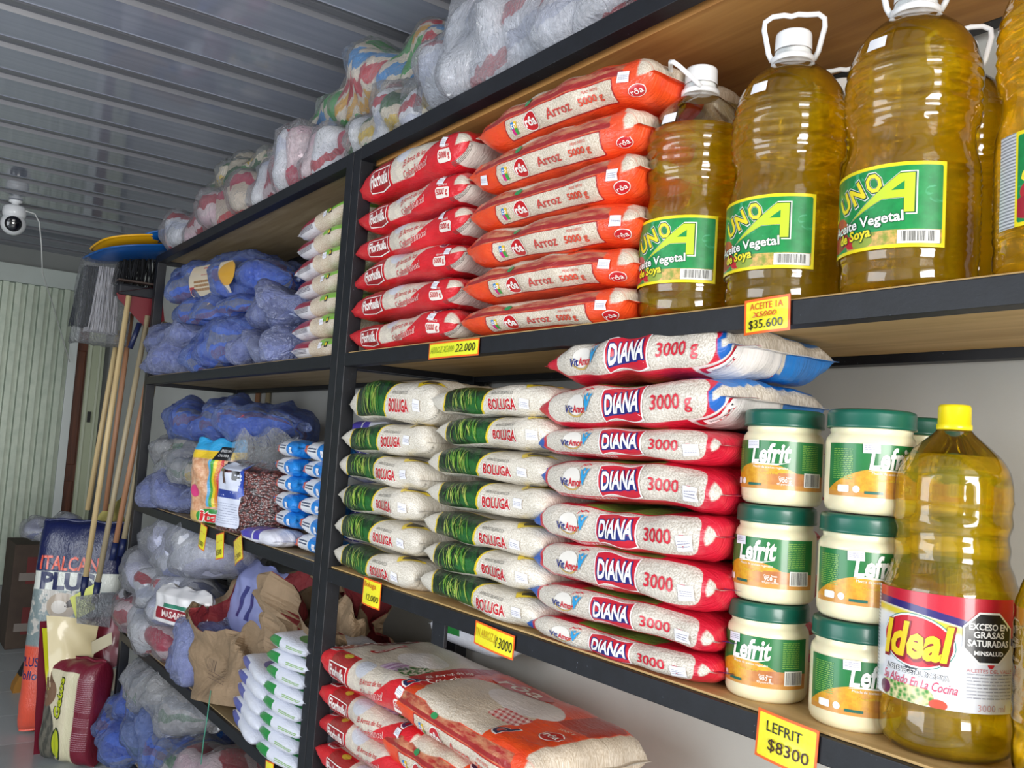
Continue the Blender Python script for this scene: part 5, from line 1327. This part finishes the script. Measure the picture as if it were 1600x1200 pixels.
def d_ital(pr, B):
    vc = B.vtop + .140; rd = R(-90)
    pr.add('brand_lettering', text2d('ITALCAN', .062, .27, .02), ink('#e2583f'), .285, vc, rd, 1)
    pr.add('brand_lettering', text2d('PLUS', .072, .25, .05), ink('#121d52'), .202, vc, rd, 1)
    pr.add('dog_picture', ell2d(.07, .06), ink('#b9aa98'), .09, vc + .01, rd, 1); pr.add('dog_picture', ell2d(.05, .018), ink('#3a2a22'), .115, vc - .045, rd + .6, 2); pr.add('dog_picture', ell2d(.035, .03), ink('#dcd6cd'), .085, vc + .02, rd, 2)
    for s, q in (('PLUS', -.17), ('Pollo', -.23)): pr.add('side_lettering', text2d(s, .04, .10, .01), ink('#1a2a66'), q, B.vtop + .27, rd, 1)
def upright(az, lean=0.0):
    """bag local x -> up, local z (top face) -> horizontal facing azimuth az (from -y towards +x), leaning back"""
    f = Vector((math.sin(az), -math.cos(az), 0)); upv = (Vector((0, 0, 1)) - f * math.tan(lean)).normalized()
    f = (f - upv * f.dot(upv)).normalized(); yv = f.cross(upv)
    return Matrix((upv, yv, f)).transposed().to_euler()
sack('navy, white and orange pet food sack leaning behind the broom handles', (-4.78, -.06, Z0 - 1.45 + .50), upright(R(60), R(4)), (.96, .40, .15), m_italcan(B0), d_ital, n=7, endw=.04, pw=.5)
def m_choco(B):
    g = G('cream_maroon_sack'); u, v = g.uv()
    vc = B.vtop
    c = lin('#cfc6a8'); c = g.mix(v.lt(vc + .03, .003), c, '#d0c9a8'); c = g.mix(v.lt(vc - .012, .003), c, '#6d1128')
    n = g.noise(g.comb(u * 1.0, v * 3), 26, 3, .6)
    body = elp(u, v, -.16, vc + .15, .20, .065, .05); head = elp(u, v, .075, vc + .150, .060, .052, .05)
    fur = g.mix((v * 3.5 + u * 1.2 + n * .25)._o('MULTIPLY', 40.0).sin().ramp(-1, 1), '#3f3f38', '#6a665a')
    c = g.mix(body, c, fur); c = g.mix(head, c, '#7a5c46')
    c = g.mix(u.gt(.17, .004), c, '#6d1128')
    c = g.mix(elp(u, v, -.22, vc + .27, .2, .02, .1), c, '#c5cf1f')
    film_bump(g, None, .35); return g.fin(c, .45, coat=.35)
def d_choco(pr, B):
    vs = B.vtop - .065
    for k in range(3): pr.add(('upper_print', 'middle_print', 'lower_print')[k], lines2d(.075, (.14, .04, .08)[k], (17, 5, 9)[k], k, .35), ink('#a0707a'), (.08, -.03, -.11)[k], vs, R(-90), 1)
    pr.add('lettering', text2d('Gatos', .04, .18, .07), ink('#1c2018'), .06, B.vtop + .055, 0, 1); pr.add('lettering', text2d('Gatos', .037, .17, .03), ink('#b8c21c'), .06, B.vtop + .055, 0, 2)
    pr.add('round_mark', ell2d(.07, .03), ink('#2c3a20'), -.13, B.vtop + .05, 0, 1); pr.add('round_mark', ell2d(.06, .024), ink('#b8c21c'), -.13, B.vtop + .05, 0, 2)
    vc = B.vtop + .15
    for s in (-1, 1):
        pr.add('cat_picture', poly2d([(-.02, 0), (.02, 0), (s * .012, .045)]), ink('#6a4f3c'), .115, vc + s * .034, R(-90), 1)
        pr.add('cat_picture', ell2d(.010, .008, 14), ink('#a8945a'), .088, vc + s * .020, R(90), 2); pr.add('cat_picture', ell2d(.003, .007, 10), ink('#15120e'), .088, vc + s * .020, R(90), 3)
        pr.add('cat_picture', ell2d(.016, .010, 14), ink('#8a705a'), .055, vc + s * .012, R(90), 2)
    pr.add('cat_picture', poly2d([(-.008, .004), (.008, .004), (0, -.007)]), ink('#5a3a32'), .068, vc, R(90), 3)
B1 = Bag(.86, .30, .16)
sack('cream and maroon cat food sack with tabby picture, leaning on the rack post', (-4.36, -.06, Z0 - 1.45 + .215), upright(R(35), R(3)), (.43, .27, .17), m_choco(B1), d_choco, n=7, endw=.03, pw=.45, m=4.0)
# open sack with a turned-down cream flap and yellow edge, standing between the two
fo = empty('open_feed_sack', (-4.46, -.185, Z0 - .93)); fo.scale = (1, 1.12, 1.12); tag(fo, 'open feed sack with cream inner flap, yellow edge and maroon inside', 'feed sack')
def sheet(name, pts, mat, parent, nu=10, nv=10, amp=.008, seed=0):
    """bilinear crumpled sheet with thickness"""
    a, b, c, d = [np.array(p, float) for p in pts]; nr = np.random.RandomState(seed)
    U, Vv = np.meshgrid(np.linspace(0, 1, nu + 1), np.linspace(0, 1, nv + 1), indexing='ij'); U = U.ravel()[:, None]; Vv = Vv.ravel()[:, None]
    P = a * (1 - U) * (1 - Vv) + b * U * (1 - Vv) + c * U * Vv + d * (1 - U) * Vv
    n = np.cross(b - a, d - a); n /= np.linalg.norm(n)
    P = P + n * (crease(P, seed, amp, 8) + amp * 2 * np.sin(U[:, 0] * 3 + nr.uniform(0, 6)))[:, None]
    n1 = len(P); G1 = gridfaces(nu, nv)
    return obj(name, np.concatenate([P, P + n * .0015]), G1 + [tuple(reversed([i + n1 for i in f])) for f in G1], mat, parent)
M_CREAM = plain('#d6c79c', .4, coat=.4); M_YEL = plain('#c8c91c', .4, coat=.4); M_MAR = plain('#6d1128', .4, coat=.4)
sheet('inner_flap', [(.04, -.075, .08), (.06, .115, .045), (.12, .09, -.16), (.12, -.05, -.18)], M_CREAM, fo, 12, 12, .012, 3)
sheet('yellow_edge', [(.03, -.082, .03), (.05, -.055, .03), (.13, -.01, -.24), (.11, -.045, -.25)], M_YEL, fo, 4, 12, .006, 4)
sheet('maroon_side', [(.02, .06, .06), (.05, .22, .06), (.10, .20, -.12), (.07, .02, -.20)], M_MAR, fo, 10, 10, .012, 5)
sheet('maroon_inside', [(.05, -.05, -.05), (.06, .08, -.07), (.09, .05, -.24), (.10, -.01, -.25)], M_MAR, fo, 6, 8, .006, 6)
sheet('printed_patch', [(.115, .085, -.02), (.12, .155, .015), (.125, .16, -.03), (.12, .09, -.07)], plain('#b9b093', .5), fo, 4, 4, .003, 7)
sheet('back_panel', [(-.02, -.09, .05), (-.02, .20, .05), (-.02, .16, -.54), (-.02, -.06, -.54)], M_MAR, fo, 8, 10, .01, 8)
sheet('crumpled_fold', [(.14, .02, -.155), (.15, .19, -.12), (.17, .19, -.20), (.16, .03, -.24)], plain('#c9c2ac', .4, coat=.4), fo, 8, 6, .012, 9)
sheet('clear_pack', [(.06, .02, .15), (.08, .16, .17), (.10, .15, .03), (.08, .03, .05)], WR_HAZY, fo, 8, 8, .02, 10)
sheet('yellow_card', [(.05, .0, .145), (.06, .085, .20), (.065, .095, .10), (.06, .03, .06)], plain('#c9cf6a', .5), fo, 5, 5, .006, 12)
# bagged item behind the navy sack, cardboard box, black broom, yellow cloth
bundle('wrapped_bundle', 'white clear-wrapped roll behind the top of the navy sack', 'bundle', (-5.15, -.12, Z0 - .60), (.30, .34, .12), (0, 0, R(-30)), [PK_DIAPER], 2, WR_CLEAR, 91, 'floor clutter')
cb = empty('cardboard_box', (-6.75, .02, 0)); tag(cb, 'brown cardboard box with red print on the floor by the corrugated door', 'box')
g = G('brown_carton'); p = g.tc('Object'); n = g.noise(p, 6, 3, .6); c = g.mix(n.ramp(.3, .8), '#463830', '#58493c'); M_CART = g.fin(c, .8)
box('carton', (-.2, .2, -.16, .16, 0, .66), M_CART, cb, .006)
for zz in (.16, .48):
    box('red_print', (.2, .203, -.08, .14, zz - .07, zz + .10), plain('#6e2a28', .7), cb); box('white_print', (.203, .2045, -.12, -.03, zz - .05, zz + .0), plain('#8a8078', .7), cb)
hb = empty('hand_broom', (-5.55, -.135, .0)); tag(hb, 'small black broom with tan bristles standing on the tiled floor', 'broom')
hv = []
for w_, d_, z in ((.17, .05, .0), (.165, .05, .03), (.13, .045, .085), (.09, .04, .15), (.06, .03, .24), (.045, .025, .32)):
    hv += [(-d_, -w_ / 2 * 1.3 + .03, z), (d_, -w_ / 2 * 1.3 + .03, z), (d_, w_ / 2, z), (-d_, w_ / 2, z)]
obj('bristle_tips', hv[:12], gridfaces(2, 4, True) + [(0, 1, 2, 3), (8, 9, 10, 11)], plain('#a8742a', .8), hb, smooth=False)
obj('black_shroud', hv[8:], gridfaces(3, 4, True) + [(0, 1, 2, 3), (12, 13, 14, 15)], plain('#101114', .7), hb, smooth=False)
tube('handle', [(0, .0, .30), (.02, .06, .75)], .011, plain('#17181b', .5), hb, 8)
yc = empty('yellow_cloth', (-5.05, .06, Z0 - .52)); tag(yc, 'crumpled yellow cloth above the navy sack', 'cloth')
sheet('cloth', [(0, -.12, -.06), (0, .12, -.05), (.02, .07, .16), (.0, .0, .12)], plain('#c2b66a', .8), yc, 10, 10, .03, 21)

# ------------------------------------------------------------------ security camera on the ceiling
sc = empty('security_camera', (-5.82, -.42, CZ)); tag(sc, 'white dome security camera hanging from the ceiling', 'security camera')
lathe('mount', [(.035, 0), (.035, -.012), (.020, -.018), (.018, -.03)], M_WHITE, sc, 24)
lathe('upper_body', [(.018, -.028), (.05, -.034), (.060, -.046), (.062, -.075), (.058, -.092), (.050, -.098)], M_WHITE, sc, 32)
bm_ = bmesh.new(); bmesh.ops.create_uvsphere(bm_, u_segments=28, v_segments=18, radius=.066); me = bpy.data.meshes.new('camera_head'); bm_.to_mesh(me); bm_.free(); me.materials.append(M_WHITE)
for p in me.polygons: p.use_smooth = True
link('camera_head', me, sc, (0, 0, -.135))
dl = Vector((5.82, -.58, -1.1)).normalized(); q = dl.to_track_quat('Z', 'Y').to_euler()
ln = lathe('lens_face', [(.001, .052), (.040, .052), (.044, .056), (.040, .061), (.030, .065), (.016, .068), (.001, .069)], plain('#0a0b14', .08, coat=1.0, coatr=.03), sc, 32); ln.location = (0, 0, -.135); ln.rotation_euler = q
tube('cable', [(.03, .05, -.055), (.02, .10, -.06), (.0, .13, -.10), (-.05, .16, -.22), (-.2, .20, -.36), (-1.0, .40, -.48), (-1.42, .52, -.60), (-1.44, .60, -.80)], .0035, plain('#d8dad8', .5), sc, 6)
bpy.context.view_layer.update()
